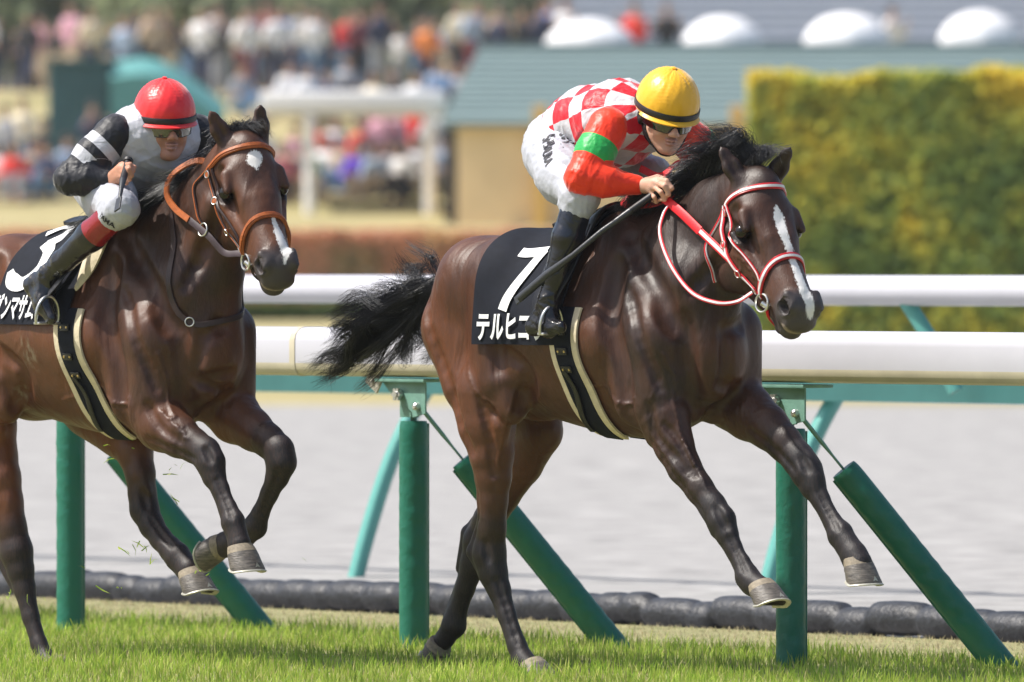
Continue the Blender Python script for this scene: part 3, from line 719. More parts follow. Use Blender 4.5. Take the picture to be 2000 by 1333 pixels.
def spectator(u, d, pose, shirt, trous, rz=0, sc_=1.0, rg=random, where='standing crowd'):
    z = GZ(d); root = empty('person', (xat(u, d), d, z), rz); root.scale = (sc_,)*3
    for nm, me in FIG[pose].items():
        o = bpy.data.objects.new(nm, me); SC.collection.objects.link(o); o.parent = root
        if not me.materials: me.materials.append(PM['white'])
        m = {'body': skm[int(u) % 2], 'shirt': PM[shirt], 'trousers': PM[trous], 'hair': hrm[int(u*3) % 2]}[nm]
        o.material_slots[0].link = 'OBJECT'; o.material_slots[0].material = m
    PEOPLE.append((u, d, pose, shirt, trous, where, root))
PEOPLE = []
rg = random.Random(4)
front = [(45, 168, 'walk', 'cream', 'denim'), (245, 183, 'stand', 'light blue', 'navy'), (298, 183, 'stand', 'beige', 'black'), (395, 182, 'stand', 'white', 'navy'), (432, 184, 'stand', 'black', 'grey'), (480, 183, 'stand', 'white', 'maroon'), (540, 183, 'walk', 'white', 'navy'),
         (612, 183, 'stand', 'white', 'denim'), (700, 184, 'stand', 'maroon', 'black'), (741, 184, 'stand', 'navy', 'grey'), (833, 183, 'stand', 'orange', 'navy'), (897, 184, 'walk', 'cream', 'black'), (926, 186, 'stand', 'light blue', 'maroon'), (975, 184, 'stand', 'cream', 'grey'), (1056, 185, 'stand', 'navy', 'black'), (1105, 186, 'stand', 'white', 'beige'),
         (1240, 186, 'stand', 'red', 'maroon'), (1302, 187, 'stand', 'black', 'navy'), (1742, 186, 'stand', 'white', 'grey')]
for u, d, p, s, t in front: spectator(u, d+(rg.uniform(-2.5, 1) if d > 180 else 0), p, s, t, rg.uniform(-.6, .6), rg.uniform(.98, 1.14))
keys = ['white', 'cream', 'navy', 'black', 'grey', 'light blue', 'maroon', 'navy', 'white', 'pink', 'black', 'navy', 'grey', 'red', 'blue', 'black']; tk = ['navy', 'black', 'grey', 'denim', 'beige']
for u in list(range(-30, 1140, 30)):                    # second row of standing people
    spectator(u+rg.uniform(-14, 14), 186+rg.uniform(-2, 11), rg.choice(['stand', 'walk']), rg.choice(keys), rg.choice(tk), rg.uniform(-.8, .8), rg.uniform(.80, 1.14), where='back row')
for u in (140, 470, 562, 600, 642, 680, 733, 770, 812, 850, 880, 905):                      # people sitting on the bank
    s = {140: 'white', 562: 'white', 733: 'cream', 880: 'denim', 642: 'navy'}.get(u, rg.choice(keys)); spectator(u, 178.5+rg.uniform(-1.2, 1.2), 'sit', s, rg.choice(tk), rg.uniform(-.6, .6), 1.08, where='seated on the bank')
low = [(-8, 'white'), (28, 'red'), (62, 'beige'), (95, 'navy'), (128, 'light blue'), (560, 'maroon'), (590, 'grey'), (612, 'green'), (640, 'white'), (668, 'beige'), (697, 'purple'), (728, 'light blue'), (760, 'grey'), (790, 'white'), (815, 'white'), (868, 'light blue')]
for u, s in low: spectator(u, 166.5+rg.uniform(-.8, .8), 'sit', s, rg.choice(tk), rg.uniform(-.8, .8), 1.08, where='seated below')
for u, s, t, p in ((744, 'pink', 'maroon', 'stand'), (772, 'pink', 'navy', 'stand'), (812, 'red', 'grey', 'stand'), (850, 'white', 'white', 'walk'), (735, 'maroon', 'black', 'walk'), (12, 'grey', 'black', 'walk'), (180, 'navy', 'grey', 'stand')): spectator(u, 167.5+rg.uniform(-.5, .5), p, s, t, rg.uniform(-.8, .8), .97, where='by the tent')
for u in (20, 75, 110, 160, 330, 520, 575, 620, 660, 705, 750, 795, 830): spectator(u+rg.uniform(-8, 8), 170.5+rg.uniform(-1, 1), 'sit', rg.choice(keys), rg.choice(tk), rg.uniform(-.8, .8), 1.05, where='middle of the bank')
ordn = ['first', 'second', 'third', 'fourth', 'fifth', 'sixth', 'seventh', 'eighth', 'ninth', 'tenth', 'eleventh', 'twelfth', 'thirteenth', 'fourteenth', 'fifteenth', 'sixteenth', 'seventeenth', 'eighteenth', 'nineteenth', 'twentieth']
rows = {}
for p in sorted(PEOPLE, key=lambda q: q[0]): rows.setdefault((p[5], p[3]), []).append(p)
phr = {'standing crowd': 'in front row of upper crowd', 'back row': 'in back row of upper crowd', 'seated on the bank': 'sitting just under upper crowd', 'seated below': 'sitting low on the grass', 'by the tent': 'standing beside the seated people', 'middle of the bank': 'sitting halfway up the bank'}
for (w, s), L in rows.items():
    for i, p in enumerate(L):
        lab = 'person in %s %s' % (s, phr[w])
        if len(L) > 1: lab += ', %s such from left' % ordn[i]
        tag(p[6], lab, 'spectator', 'spectators on the grass bank')
# ============================================================ HORSES
def coat_material(name, dark, warm, black, wh=(.78, .76, .74)):
    m = mat(name, dark, .38, spec=.40); N, L, B = nodes(m)
    def attr(n, out='Fac'):
        a = N.new('ShaderNodeAttribute'); a.attribute_name = n; return a.outputs[out]
    def mrange(src, a, b, c=0., d=1.):
        r = N.new('ShaderNodeMapRange'); r.inputs[1].default_value = a; r.inputs[2].default_value = b; r.inputs[3].default_value = c; r.inputs[4].default_value = d
        L.new(src, r.inputs[0]); return r.outputs[0]
    def mixc(f, a, b):
        x = N.new('ShaderNodeMix'); x.data_type = 'RGBA'
        for i, c in ((6, a), (7, b)):
            if isinstance(c, tuple): x.inputs[i].default_value = (*c, 1)
            else: L.new(c, x.inputs[i])
        L.new(f, x.inputs[0]); return x.outputs[2]
    def math_(op, a, b):
        x = N.new('ShaderNodeMath'); x.operation = op
        for i, c in ((0, a), (1, b)):
            if isinstance(c, (int, float)): x.inputs[i].default_value = c
            else: L.new(c, x.inputs[i])
        return x.outputs[0]
    tc = N.new('ShaderNodeTexCoord').outputs['Object']
    def noise(sc, det=4, stretch=(1, 1, 1), dist=0, rough=.6):
        mp = N.new('ShaderNodeMapping'); mp.inputs['Scale'].default_value = stretch; L.new(tc, mp.inputs[0])
        n = N.new('ShaderNodeTexNoise'); n.inputs['Scale'].default_value = sc; n.inputs['Detail'].default_value = det; n.inputs['Distortion'].default_value = dist; n.inputs['Roughness'].default_value = rough
        L.new(mp.outputs[0], n.inputs[0]); return n.outputs[0]
    coat = attr('coat')
    n1 = noise(3.2, 5); n2 = noise(16, 5, (1, 1, .4)); nh = noise(210, 3, (1, 1, .22))
    c = math_('ADD', coat, math_('MULTIPLY', math_('SUBTRACT', n1, .5), 1.5))
    c = math_('ADD', c, math_('MULTIPLY', math_('SUBTRACT', n2, .5), .55))
    body = mixc(mrange(c, -.1, 1.1), dark, warm)
    blk = mixc(mrange(math_('ADD', coat, math_('MULTIPLY', math_('SUBTRACT', n2, .5), .25)), -.75, -.25), black, body)
    hair = mixc(mrange(nh, .35, .7, .0, .42), blk, tuple(min(1, x*2.2+.01) for x in dark))
    # greyish muzzle, dried sweat and dust
    muz = mixc(mrange(math_('ADD', attr('muz'), math_('MULTIPLY', math_('SUBTRACT', noise(90, 4), .5), .5)), .3, .9), hair, (.060, .050, .050))
    lip = mixc(mrange(math_('ADD', attr('lip'), math_('MULTIPLY', math_('SUBTRACT', noise(70, 4), .5), .5)), .45, .8), muz, (.30, .24, .20))
    w = math_('ADD', attr('wht'), math_('MULTIPLY', math_('SUBTRACT', noise(190, 3, (1, 1, .3)), .5), .022))
    fin = mixc(mrange(w, .002, -.002), lip, wh)
    sw = mixc(mrange(math_('MULTIPLY', attr('sweat'), mrange(noise(45, 6, (1, 1, .35)), .42, .62)), .3, .9, 0, .75), fin, (.22, .185, .13))
    L.new(sw, B.inputs['Base Color'])
    L.new(mrange(math_('ADD', n2, mrange(coat, -.8, -.2, .35, 0)), .3, .9, .40, .56), B.inputs['Roughness'])
    # veins, muscle edges and the lie of the coat
    v1 = noise(11, 2, (1, 1, .6), 1.6); ridge = math_('ABSOLUTE', math_('SUBTRACT', v1, .5), 0)
    vein = math_('MULTIPLY', mrange(ridge, 0.0, .05, 1, 0), math_('MULTIPLY', mrange(noise(4.0, 2), .5, .62), attr('vein')))
    mus = noise(5.5, 2, (1.3, 1, .55), 1.1)
    h = math_('MULTIPLY', math_('MULTIPLY', mus, attr('vein')), .014)
    h = math_('ADD', h, math_('MULTIPLY', nh, .0013))
    bp = N.new('ShaderNodeBump'); bp.inputs['Distance'].default_value = 1.0; bp.inputs['Strength'].default_value = 1.0
    L.new(h, bp.inputs['Height']); L.new(bp.outputs[0], B.inputs['Normal'])
    return m
M['mane'] = mat('mane_hair', (.010, .011, .016), .36, spec=.6)
M['hoof'] = mat('hoof', (.060, .052, .047), .5, noise=.3, nscale=30, stretch=(1, 1, 5), bump=.002, bscale=60, col2=(.16, .14, .12))
M['hoof_band'] = mat('hoof_band', (.24, .20, .145), .7, noise=.3, nscale=60, bump=.002, bscale=120)
M['sole'] = mat('sole', (.035, .03, .026), .8, noise=.4, nscale=60)
M['shoe'] = mat('shoe', (.45, .44, .38), .45, metal=.3, noise=.2, nscale=50)
M['eye'] = mat('eye', (.006, .004, .003), .12, spec=.5)
M['eyelid'] = mat('eyelid', (.012, .010, .010), .35)
def head_frame(cfg, fr):
    poll = fr.P(*cfg['poll']); yw, pt, rl = [math.radians(a) for a in cfg['head']]
    h = np.array([math.cos(yw), -math.sin(yw), 0]); up = np.array([0, 0, 1.])
    a = h*math.cos(pt)-up*math.sin(pt); l = np.array([math.sin(yw), math.cos(yw), 0])
    d = np.cross(a, l)
    l, d = l*math.cos(rl)+d*math.sin(rl), d*math.cos(rl)-l*math.sin(rl)
    R = np.stack([a, l, d], 1)
    return poll, R
def strands(name, roots, ctrl, parent, r0=.0013, seg=10, jit=0.01, mtl=None, curl=0.0, seed=1):
    """hair: one thin tapering three-sided tube per strand; ctrl(i) -> control offsets"""
    rg = np.random.default_rng(seed); V = []; F = []; n0 = 0
    for i, p in enumerate(roots):
        C = ctrl(i, rg); C = np.asarray(C, float)+np.asarray(p); Q = catmull(C, seg)
        w = np.linspace(0, 1, seg)[:, None]
        Q = Q+rg.normal(0, jit, (1, 3))*w**1.2
        if curl:
            ph = rg.random(3)*6; Q = Q+curl*w*np.stack([np.sin(w[:, 0]*9+ph[0]), np.sin(w[:, 0]*11+ph[1]), np.sin(w[:, 0]*8+ph[2])], 1)
        T = np.gradient(Q, axis=0); T /= np.linalg.norm(T, axis=1, keepdims=True)+1e-9
        a = np.cross(T, np.array([.3, .9, .2])); a /= np.linalg.norm(a, axis=1, keepdims=True)+1e-9; b = np.cross(T, a)
        rr = r0*(.7+.6*rg.random())*(1-w*.75)
        for k in range(3):
            an = 2*math.pi*k/3; V.append(Q+(a*math.cos(an)+b*math.sin(an))*rr)
        idx = np.arange(seg-1)
        for k in range(3):
            A = n0+k*seg; Bq = n0+((k+1) % 3)*seg
            F.append(np.stack([A+idx, Bq+idx, Bq+idx+1, A+idx+1], 1))
        n0 += 3*seg
    return mesh_obj(name, np.vstack(V), np.vstack(F), mtl or M['mane'], parent, smooth=True)
def hoof_obj(top, axis, toe, parent, s=1.0):
    """hoof: top = coronet centre, axis = down the wall to the sole, toe = towards the toe"""
    top = Vector(top); z = Vector(axis).normalized(); x = (Vector(toe)-z*Vector(toe).dot(z)).normalized(); y = z.cross(x)
    n = 28; V = []; M_ = []; F = []
    rings = [(-.012, .040, .042, -.004), (0, .045, .046, .0), (.012, .048, .049, .004), (.024, .0505, .051, .008), (.045, .0545, .054, .015), (.066, .059, .057, .022), (.070, .059, .0565, .023)]
    for h, rx, ry, ox in rings:
        for k in range(n):
            w = 2*math.pi*k/n; cx = math.cos(w); e = rx*cx if cx > 0 else rx*cx*.80
            hh = h-(.020*max(0, -cx) if h > .03 else .006*cx)          # heels are lower than the toe
            V.append(top+x*(e+ox)*s+y*(math.sin(w)*ry)*s+z*hh*s)
    for i in range(len(rings)-1):
        for k in range(n): F.append((i*n+k, i*n+(k+1) % n, (i+1)*n+(k+1) % n, (i+1)*n+k)); M_.append(1 if i < 2 else 0)
    F.append(tuple(range(n))); M_.append(1); 
    b = len(V); base = (len(rings)-1)*n
    for k in range(n):                                     # concave sole
        c = sum((V[base+j] for j in range(n)), Vector())/n; V.append(c+(V[base+k]-c)*.72)
    for k in range(n): V.append(c+(V[base+k]-c)*.68-z*.012*s)
    for k in range(n):
        F.append((base+k, base+(k+1) % n, b+(k+1) % n, b+k)); M_.append(2)
        F.append((b+k, b+(k+1) % n, b+n+(k+1) % n, b+n+k)); M_.append(2)
    F.append(tuple(b+n+k for k in range(n))); M_.append(2)
    o = mesh_obj('hoof', V, F, parent=parent, smooth=True, mats=[M['hoof'], M['hoof_band'], M['sole']], midx=M_)
    bm = bmesh.new(); bm.from_mesh(o.data); bmesh.ops.recalc_face_normals(bm, faces=bm.faces); bm.to_mesh(o.data); bm.free()
    o.data.set_sharp_from_angle(angle=math.radians(40))
    q = MB(); pts = []
    for w in np.linspace(-2.45, 2.45, 22):
        cx = math.cos(w); e = .056*cx if cx > 0 else .056*cx*.80; hh = .070-.020*max(0, -cx)
        pts.append(top+x*(e+.022)*s+y*(math.sin(w)*.053)*s+z*(hh+.003)*s)
    q.tube(pts, .0085*s, 8, flat=.5, up=tuple(z))
    q.add([top+x*(.080)*s+y*(.012)*s+z*.068*s, top+x*(.080)*s-y*(.012)*s+z*.068*s, top+x*.075*s+z*.048*s, top+x*(.074)*s+z*.068*s], [(0, 1, 2), (0, 2, 3), (1, 3, 2)])
    q.build('horseshoe', M['shoe'], o, smooth=True)
    return o
def horse(cfg):
    fr = cfg['frame']; sc = cfg['px']; du, dv = cfg.get('shift', (0, 0)); P0 = fr.P; P = lambda u, v, s=0.0: P0(u+du, v+dv, s)
    S = Sdf()
    k0 = .05
    tr = cfg['trunk']
    pts = [P(u, t, 0) for u, t, b, w in tr]; ptb = [P(u, b, 0) for u, t, b, w in tr]
    S.tag = .35
    S.loft([p[0] for p in pts], [p[2] for p in pts], [p[2] for p in ptb], [w for *_, w in tr], k0)
    T = Sdf(); T.p = list(S.p)
    def cap(a, b, ra, rb, k=.04, lat=1.0, tag_=None, mirror=False, trunk=False, ax=(0, 1, 0)):
        if tag_ is not None: S.tag = tag_
        A, B_ = P(*a), P(*b)
        S.cap(A, B_, ra, rb, k, lat, ax=ax)
        if trunk: T.p.append(S.p[-1])
        if mirror:
            f = np.array([1, -1, 1]); S.cap(A*f, B_*f, ra, rb, k, lat, ax=ax)
            if trunk: T.p.append(S.p[-1])
    def ell(c, r, k=.03, tag_=None, mirror=False, rot=0, sub=False):
        if tag_ is not None: S.tag = tag_
        C = P(*c); a = math.radians(rot); R = np.array([[math.cos(a), 0, math.sin(a)], [0, 1, 0], [-math.sin(a), 0, math.cos(a)]])
        S.ell(C, r, k, R, sub)
        if mirror: T.p.append(S.p[-1]); S.ell(C*np.array([1, -1, 1]), r, k, R, sub); T.p.append(S.p[-1])
    cfg['build'](cap, ell, S, P)
    P = P0; T.p = list(S.p)
    for a, b, ra, rb, k, lat, tg, mi in cfg['neck']: cap(a, b, ra, rb, k, lat, tg, mi)
    lk = lambda a: .90 if a[3] < 24 else .96
    for leg in cfg['legs']:
        pts = [P(u, v, s) for u, v, s, hw, *_ in leg['pts']]
        for i in range(len(pts)-1):
            a, b = leg['pts'][i], leg['pts'][i+1]
            S.tag = a[4] if len(a) > 4 else -1.0
            S.cap(pts[i], pts[i+1], a[3]/sc*lk(a), b[3]/sc*lk(b), .014, .84)
        for e in leg.get('extra', []):
            S.tag = e[4]; S.cap(P(*e[0]), P(*e[1]), e[2]*.92, e[3]*.92, .012, .8)
    # head
    poll, R = head_frame(cfg, fr); hs = np.array(cfg.get('hscale', (.95, 1.34, 1.14))); hm = float(hs.mean()); HL = lambda x, y, z: poll+R @ (np.array([x, y, z])*hs)
    Sh0 = len(S.p)
    def hc(a, b, ra, rb, k=.025, lat=1.0, mir=True, sub=False, ax=(0, 1, 0)):
        for sg in ((1, -1) if mir else (1,)):
            A = HL(a[0], a[1]*sg, a[2]); B_ = HL(b[0], b[1]*sg, b[2]); axw = R @ (np.array(ax)*np.array([1, sg, 1]))
            S.cap(A, B_, ra*hm, rb*hm, k, lat, sub, ax=axw)
    def he(c, r, k=.02, mir=True, sub=False, rot=None):
        for sg in ((1, -1) if mir else (1,)):
            Rr = R
            if rot is not None:
                q = np.array(Matrix.Rotation(math.radians(rot[0]*(sg if rot[1] != 'Y' else 1)), 3, rot[1])); Rr = R @ q
            S.ell(HL(c[0], c[1]*sg, c[2]), np.array(r)*hs, k, Rr, sub)
    S.tag = .25
    he((.075, 0, -.055), (.125, .082, .085), mir=False)
    hc((.13, 0, -.052), (.30, 0, -.055), .078, .058, .04, 1.0, mir=False)
    hc((.14, .035, -.030), (.26, .030, -.033), .045, .036, .03)
    S.tag = .55
    hc((.28, 0, -.050), (.50, 0, -.052), .052, .036, .04, .95, mir=False)
    hc((.28, .020, -.060), (.50, .018, -.064), .040, .034, .03)
    hc((.22, .045, -.13), (.50, .024, -.10), .050, .034, .035)
    S.tag = .15
    he((.205, .050, -.185), (.135, .036, .105), .03, rot=(-14, 'Y'))      # cheek
    he((.13, .045, -.215), (.07, .030, .065), .03)
    hc((.20, .030, -.245), (.42, .020, -.175), .034, .024, .03)          # jaw bar
    hc((.40, .018, -.165), (.545, .014, -.145), .028, .024, .03)
    S.tag = .6
    hc((.225, .088, -.095), (.385, .056, -.088), .012, .008, .030)         # facial crest
    S.tag = .3
    hc((.150, .078, -.020), (.215, .088, -.028), .020, .013, .025)         # brow
    hc((.185, .094, -.082), (.235, .085, -.080), .012, .010, .018)
    he((.200, .106, -.055), (.027, .018, .020), .008, sub=True)           # socket
    he((.115, .082, -.045), (.030, .012, .022), .02, sub=True)              # hollow above the eye
    S.tag = -.15
    he((.555, 0, -.085), (.060, .056, .060), .03, mir=False)
    he((.550, .034, -.052), (.046, .023, .034), .018, rot=(24, 'Z'))
    hc((.522, .046, -.030), (.572, .050, -.045), .012, .011, .016)
    hc((.530, .052, -.068), (.580, .046, -.066), .010, .010, .014)
    he((.600, 0, -.098), (.030, .048, .035), .02, mir=False)
    he((.575, 0, -.150), (.040, .034, .024), .016, mir=False)               # lower lip
    he((.545, 0, -.172), (.028, .026, .022), .018, mir=False)               # chin
    he((.556, .060, -.052), (.027, .024, .018), .006, sub=True, rot=(26, 'Z'))  # nostril
    he((.568, .046, -.054), (.018, .016, .013), .008, sub=True, rot=(26, 'Z'))
    hc((.470, .060, -.128), (.600, .050, -.132), .0045, .0045, .010, sub=True)   # mouth
    hc((.600, .050, -.132), (.625, 0, -.128), .0045, .0045, .010, sub=True)
    # ears
    S.tag = -.1
    for key, sg in (('ear_near', -1), ('ear_far', 1)):
        base = HL(-.005, .052*sg, -.010); tip = P(*cfg[key]); ax_ = tip-base; L_ = np.linalg.norm(ax_); ax_ /= L_
        frn = np.array(cfg.get('ear_front', (1, -.35, .1))); frn = frn-ax_*frn.dot(ax_); frn /= np.linalg.norm(frn)
        S.cap(base-ax_*.01, base+ax_*L_*.40, .032, .033, .022, .70, ax=frn)
        S.cap(base+ax_*L_*.40, base+ax_*L_*.80, .033, .019, .012, .5, ax=frn)
        S.cap(base+ax_*L_*.80, tip, .019, .005, .012, .5, ax=frn)
        S.cap(base+ax_*L_*.22+frn*.026, base+ax_*L_*.80+frn*.014, .017, .007, .010, .8, True, ax=frn)
    cap0 = len(S.p)
    for pts_, r_, k_ in cfg['grooves']:
        Q = catmull([P(*q) for q in pts_], 3*len(pts_)); Q = S.snap(Q, r_*.45, 8)
        S2 = [np.array(q) for q in Q]
        for a_, b_ in zip(S2[:-1], S2[1:]): S.cap(a_, b_, r_, r_, k_, 1.0, True)
    S.tag = .3
    for pts_, r_ in cfg['veins']:
        Q = catmull([P(*q) if not isinstance(q[0], str) else HL(*q[1:]) for q in pts_], 6*len(pts_)); Q = Q+.004*np.sin(np.arange(len(Q))[:, None]*np.array([1.1, .7, 1.6])); Q = S.snap(Q, -.0005, 6)
        for a_, b_ in zip(Q[:-1], Q[1:]): S.cap(a_, b_, r_, r_, .008)
        S.p[-1] = S.p[-1]
    V, F = sdf_mesh(S, .0068 if not cfg.get('fast') else .010, 3)
    # attributes
    S.p, allp = S.p[:cap0], S.p; coat = S.tags(V); S.p = allp[:cap0]
    hl = ((V-poll) @ R)/hs                                  # head-local coordinates
    inhead = (hl[:, 0] > -.02) & (hl[:, 2] > -.32) & (np.abs(hl[:, 1]) < .13) & (hl[:, 2] < .12)
    muz = np.where(inhead, np.clip((hl[:, 0]-.46)/.09, 0, 1), 0)
    lip = np.where(inhead & (hl[:, 0] > .52), np.exp(-((hl[:, 0]-.605)/.03)**2-((hl[:, 2]+.115)/.022)**2)*1.1, 0)
    wht = np.full(len(V), .2)
    for seg in cfg['white']:
        a, b, ra, rb = np.array(seg[0]), np.array(seg[1]), seg[2], seg[3]
        ab = b-a; q = hl[:, :2]-a; t = np.clip((q @ ab)/(ab @ ab), 0, 1); d = np.linalg.norm(q-t[:, None]*ab, axis=1)-(ra+(rb-ra)*t)
        wht = np.where(inhead & (hl[:, 2] > -.085), np.minimum(wht, d), wht)
    ed = np.minimum(np.linalg.norm((hl-np.array([.200, .095, -.055]))*np.array([.8, 1, 1.1]), axis=1), np.linalg.norm((hl-np.array([.200, -.095, -.055]))*np.array([.8, 1, 1.1]), axis=1))
    nd = np.minimum(np.linalg.norm(hl-np.array([.556, .050, -.052]), axis=1), np.linalg.norm(hl-np.array([.556, -.050, -.052]), axis=1))
    coat = np.where(inhead, coat-1.3*np.exp(-(ed/.036)**4), coat); coat = np.where(inhead, coat-1.5*np.exp(-(nd/.026)**4), coat); muz = muz*(1-np.exp(-(nd/.027)**4))
    sweat = np.zeros(len(V))
    for (u, v, s, r) in cfg['sweat']: sweat = np.maximum(sweat, np.exp(-(np.linalg.norm(V-P(u, v, s), axis=1)/r)**2))
    vein = np.clip((coat+.5)/.5, .1, 1)
    org = np.array([P(*cfg['base'])[0], 0, 0])
    root = empty('race_horse', mat=fr.m @ Matrix.Translation(org)); tag(root, cfg['label'], 'horse')
    ofs = lambda X: np.asarray(X, float)-org
    body = mesh_obj('body', V-org, F, cfg['coat'], root, smooth=True, attrs={'coat': coat, 'muz': muz, 'lip': lip, 'wht': wht, 'sweat': sweat, 'vein': vein})
    # eyes
    for sg in (-1, 1):
        b = MB(); c = HL(.200, .0815*sg, -.055)-org
        bm = bmesh.new(); bmesh.ops.create_uvsphere(bm, u_segments=20, v_segments=14, radius=.0275)
        bm.verts.index_update(); b.add([v.co+Vector(c) for v in bm.verts], [tuple(v.index for v in f.verts) for f in bm.faces]); bm.free()
        eo = b.build('eye', M['eye'], root, smooth=True)
    for hf in cfg['hooves']:
        hoof_obj(ofs(P(*hf[0])), hf[1], hf[2], root, (hf[3] if len(hf) > 3 else 1.0)*1.13)
    C = dict(S=S, T=T, HL=HL, R=R, poll=poll, root=root, org=org, ofs=ofs, fr=fr, cfg=cfg)
    return C
def mane(H, name, crest, n, shape, seed=3, r0=.0011, spread=.03, tops=None):
    """crest = pixel points (u, v, s) along the crest; shape = list of control offset sets along the crest (root end .. poll end)"""
    fr, org = H['fr'], H['org']; C = catmull([fr.P(*c) for c in crest], 60); rg = np.random.default_rng(seed)
    t = rg.random(n); i = (t*59).astype(int); R_ = C[i]+rg.normal(0, 1, (n, 3))*np.array([.012, spread*.6, .008])-org
    sh = np.array(shape, float)          # (k, 4, 3)
    nl = max(20, n//45); lt = rg.random(nl); ls = rg.normal(0, 1, nl); ll = .75+.5*rg.random(nl); lk_ = np.argmin(np.abs(t[:, None]-lt[None, :]+rg.normal(0, .012, (n, 1))), axis=1); ln = rg.normal(0, .018, (nl, 3)); lw = rg.normal(0, .012, (nl, 3))
    def ctrl(q, g):
        k = lk_[q]; f = lt[k]*(len(sh)-1); a = min(int(f), len(sh)-2); w = sh[a]*(1-f+a)+sh[a+1]*(f-a)
        L = ll[k]*(.85+.25*g.random()); side = ls[k]*.8+.25*g.normal(0, 1)
        o = w*L; o = o+np.array([[0, 0, 0], [0, .010*side, 0], [0, .025*side, 0], [0, .04*side, 0]]); o[2] += lw[k]; o[3] += ln[k]
        o[1] += (lt[k]-t[q])*.06*np.array([-1, 0, 0]); o[2] += (lt[k]-t[q])*.2*np.array([1, 0, 0]); return o
    return strands(name, R_, ctrl, H['root'], r0=r0, seg=11, jit=.006, curl=.003, seed=seed)
def tail(H, pts, n, ends, seed=5, rr=(.035, .05)):
    """pts = dock line; ends = list of (u, v, s, weight) end points for hair clumps"""
    fr, org = H['fr'], H['org']; D = catmull([fr.P(*p) for p in pts], 40)-org; rg = np.random.default_rng(seed)
    S = Sdf(); k = len(D)//2
    S.chain(D[:k:4], np.linspace(.030, .014, len(D[:k:4])), .02); V, F = sdf_mesh(S, .007); mesh_obj('dock', V, F, M['mane'], H['root'])
    E = np.array([fr.P(u, v, s)-org for u, v, s, w in ends]); w = np.array([e[3] for e in ends], float); w /= w.sum()
    nl = 70; lc = rg.choice(len(ends), nl, p=w); LE = E[lc]+rg.normal(0, .048, (nl, 3)); LM = rg.normal(0, 1, (nl, 3)); LW = rg.normal(0, .030, (nl, 2, 3)); lt = rg.random(nl)**1.2*.5
    ch = rg.integers(0, nl, n); tt = np.clip(lt[ch]+rg.normal(0, .03, n), 0, .6); R_ = D[(tt*39).astype(int)]+rg.normal(0, .014, (n, 3))
    def ctrl(q, g):
        k = ch[q]; r = R_[q]; e = LE[k]+g.normal(0, .011, 3); j = int(tt[q]*39); f = g.uniform(.55, 1.05)
        m1 = D[min(39, j+7)]+LM[k]*rr[0]*np.array([.4, .9, .7])+g.normal(0, .007, 3); m2 = m1*.6+e*.4+LW[k, 0]+g.normal(0, .008, 3)+np.array([0, 0, .012]); m3 = m1*.25+e*.75+LW[k, 1]+g.normal(0, .009, 3)
        e2 = m3+(e-m3)*f; return np.array([r*0, m1-r, m2-r, m3-r, e2-r])
    return strands('tail', R_, ctrl, H['root'], r0=.0011, seg=18, jit=.006, curl=.006, seed=seed)
# ---- the leading horse
g0 = at_ground(1022, 1322); F1 = Frame(g0+LV*.13)
def build1(cap, ell, S, P, far_forward=False):
    W_ = 1.0
    # hindquarters
    cap((935, 545, .11), (905, 640, .13), .150, .150, .06, .95, .75, True, True)
    cap((905, 640, .13), (925, 745, .155), .148, .125, .05, .9, .9)
    cap((1005, 530, .10), (940, 560, .12), .13, .15, .06, 1, .5, True, True)
    ell((992, 515, .195), (.040, .024, .040), .05, .3, True)
    cap((985, 560, .16), (985, 740, .185), .14, .115, .05, .85, .35)      # quadriceps
    cap((968, 660, .19), (935, 800, .19), .085, .095, .02, .8, .95)      # biceps femoris strip
    cap((890, 690, .17), (925, 840, .19), .060, .055, .02, .9, 1.0)
    ell((1000, 790, .195), (.060, .06, .075), .03, .5)
    # far thigh
    if not far_forward: cap((985, 640, -.12), (1040, 800, -.13), .17, .115, .05, .9, .8)
    else: cap((1000, 650, -.12), (1160, 775, -.12), .17, .125, .05, .9, .6)
    # barrel / flank
    cap((1040, 640, .17), (1180, 660, .18), .13, .14, .06, .8, .6, True, True)
    # shoulder and chest
    cap((1215, 470, .08), (1280, 665, .165), .10, .125, .05, .75, .0, True)
    cap((1180, 560, .14), (1245, 780, .165), .10, .095, .03, .8, .35)
    cap((1200, 640, .20), (1262, 800, .175), .060, .065, .018, .9, .25)
    cap((1285, 650, .155), (1290, 780, .15), .115, .10, .03, .95, .1)
    cap((1425, 650, -.14), (1432, 760, -.14), .120, .105, .03, .95, .15)
    cap((1355, 560, .03), (1362, 720, .03), .17, .13, .05, .95, .0)
    cap((1350, 700, .055), (1345, 800, .06), .080, .055, .018, 1, .2, True)      # pectorals
    cap((1395, 610, -.06), (1400, 740, -.06), .10, .085, .025, 1, .1)
    cap((1262, 800, .165), (1285, 850, .155), .085, .05, .03, .9, .5)
    # under the belly
    ell((1050, 800, .0), (.10, .06, .04), .04, .9)
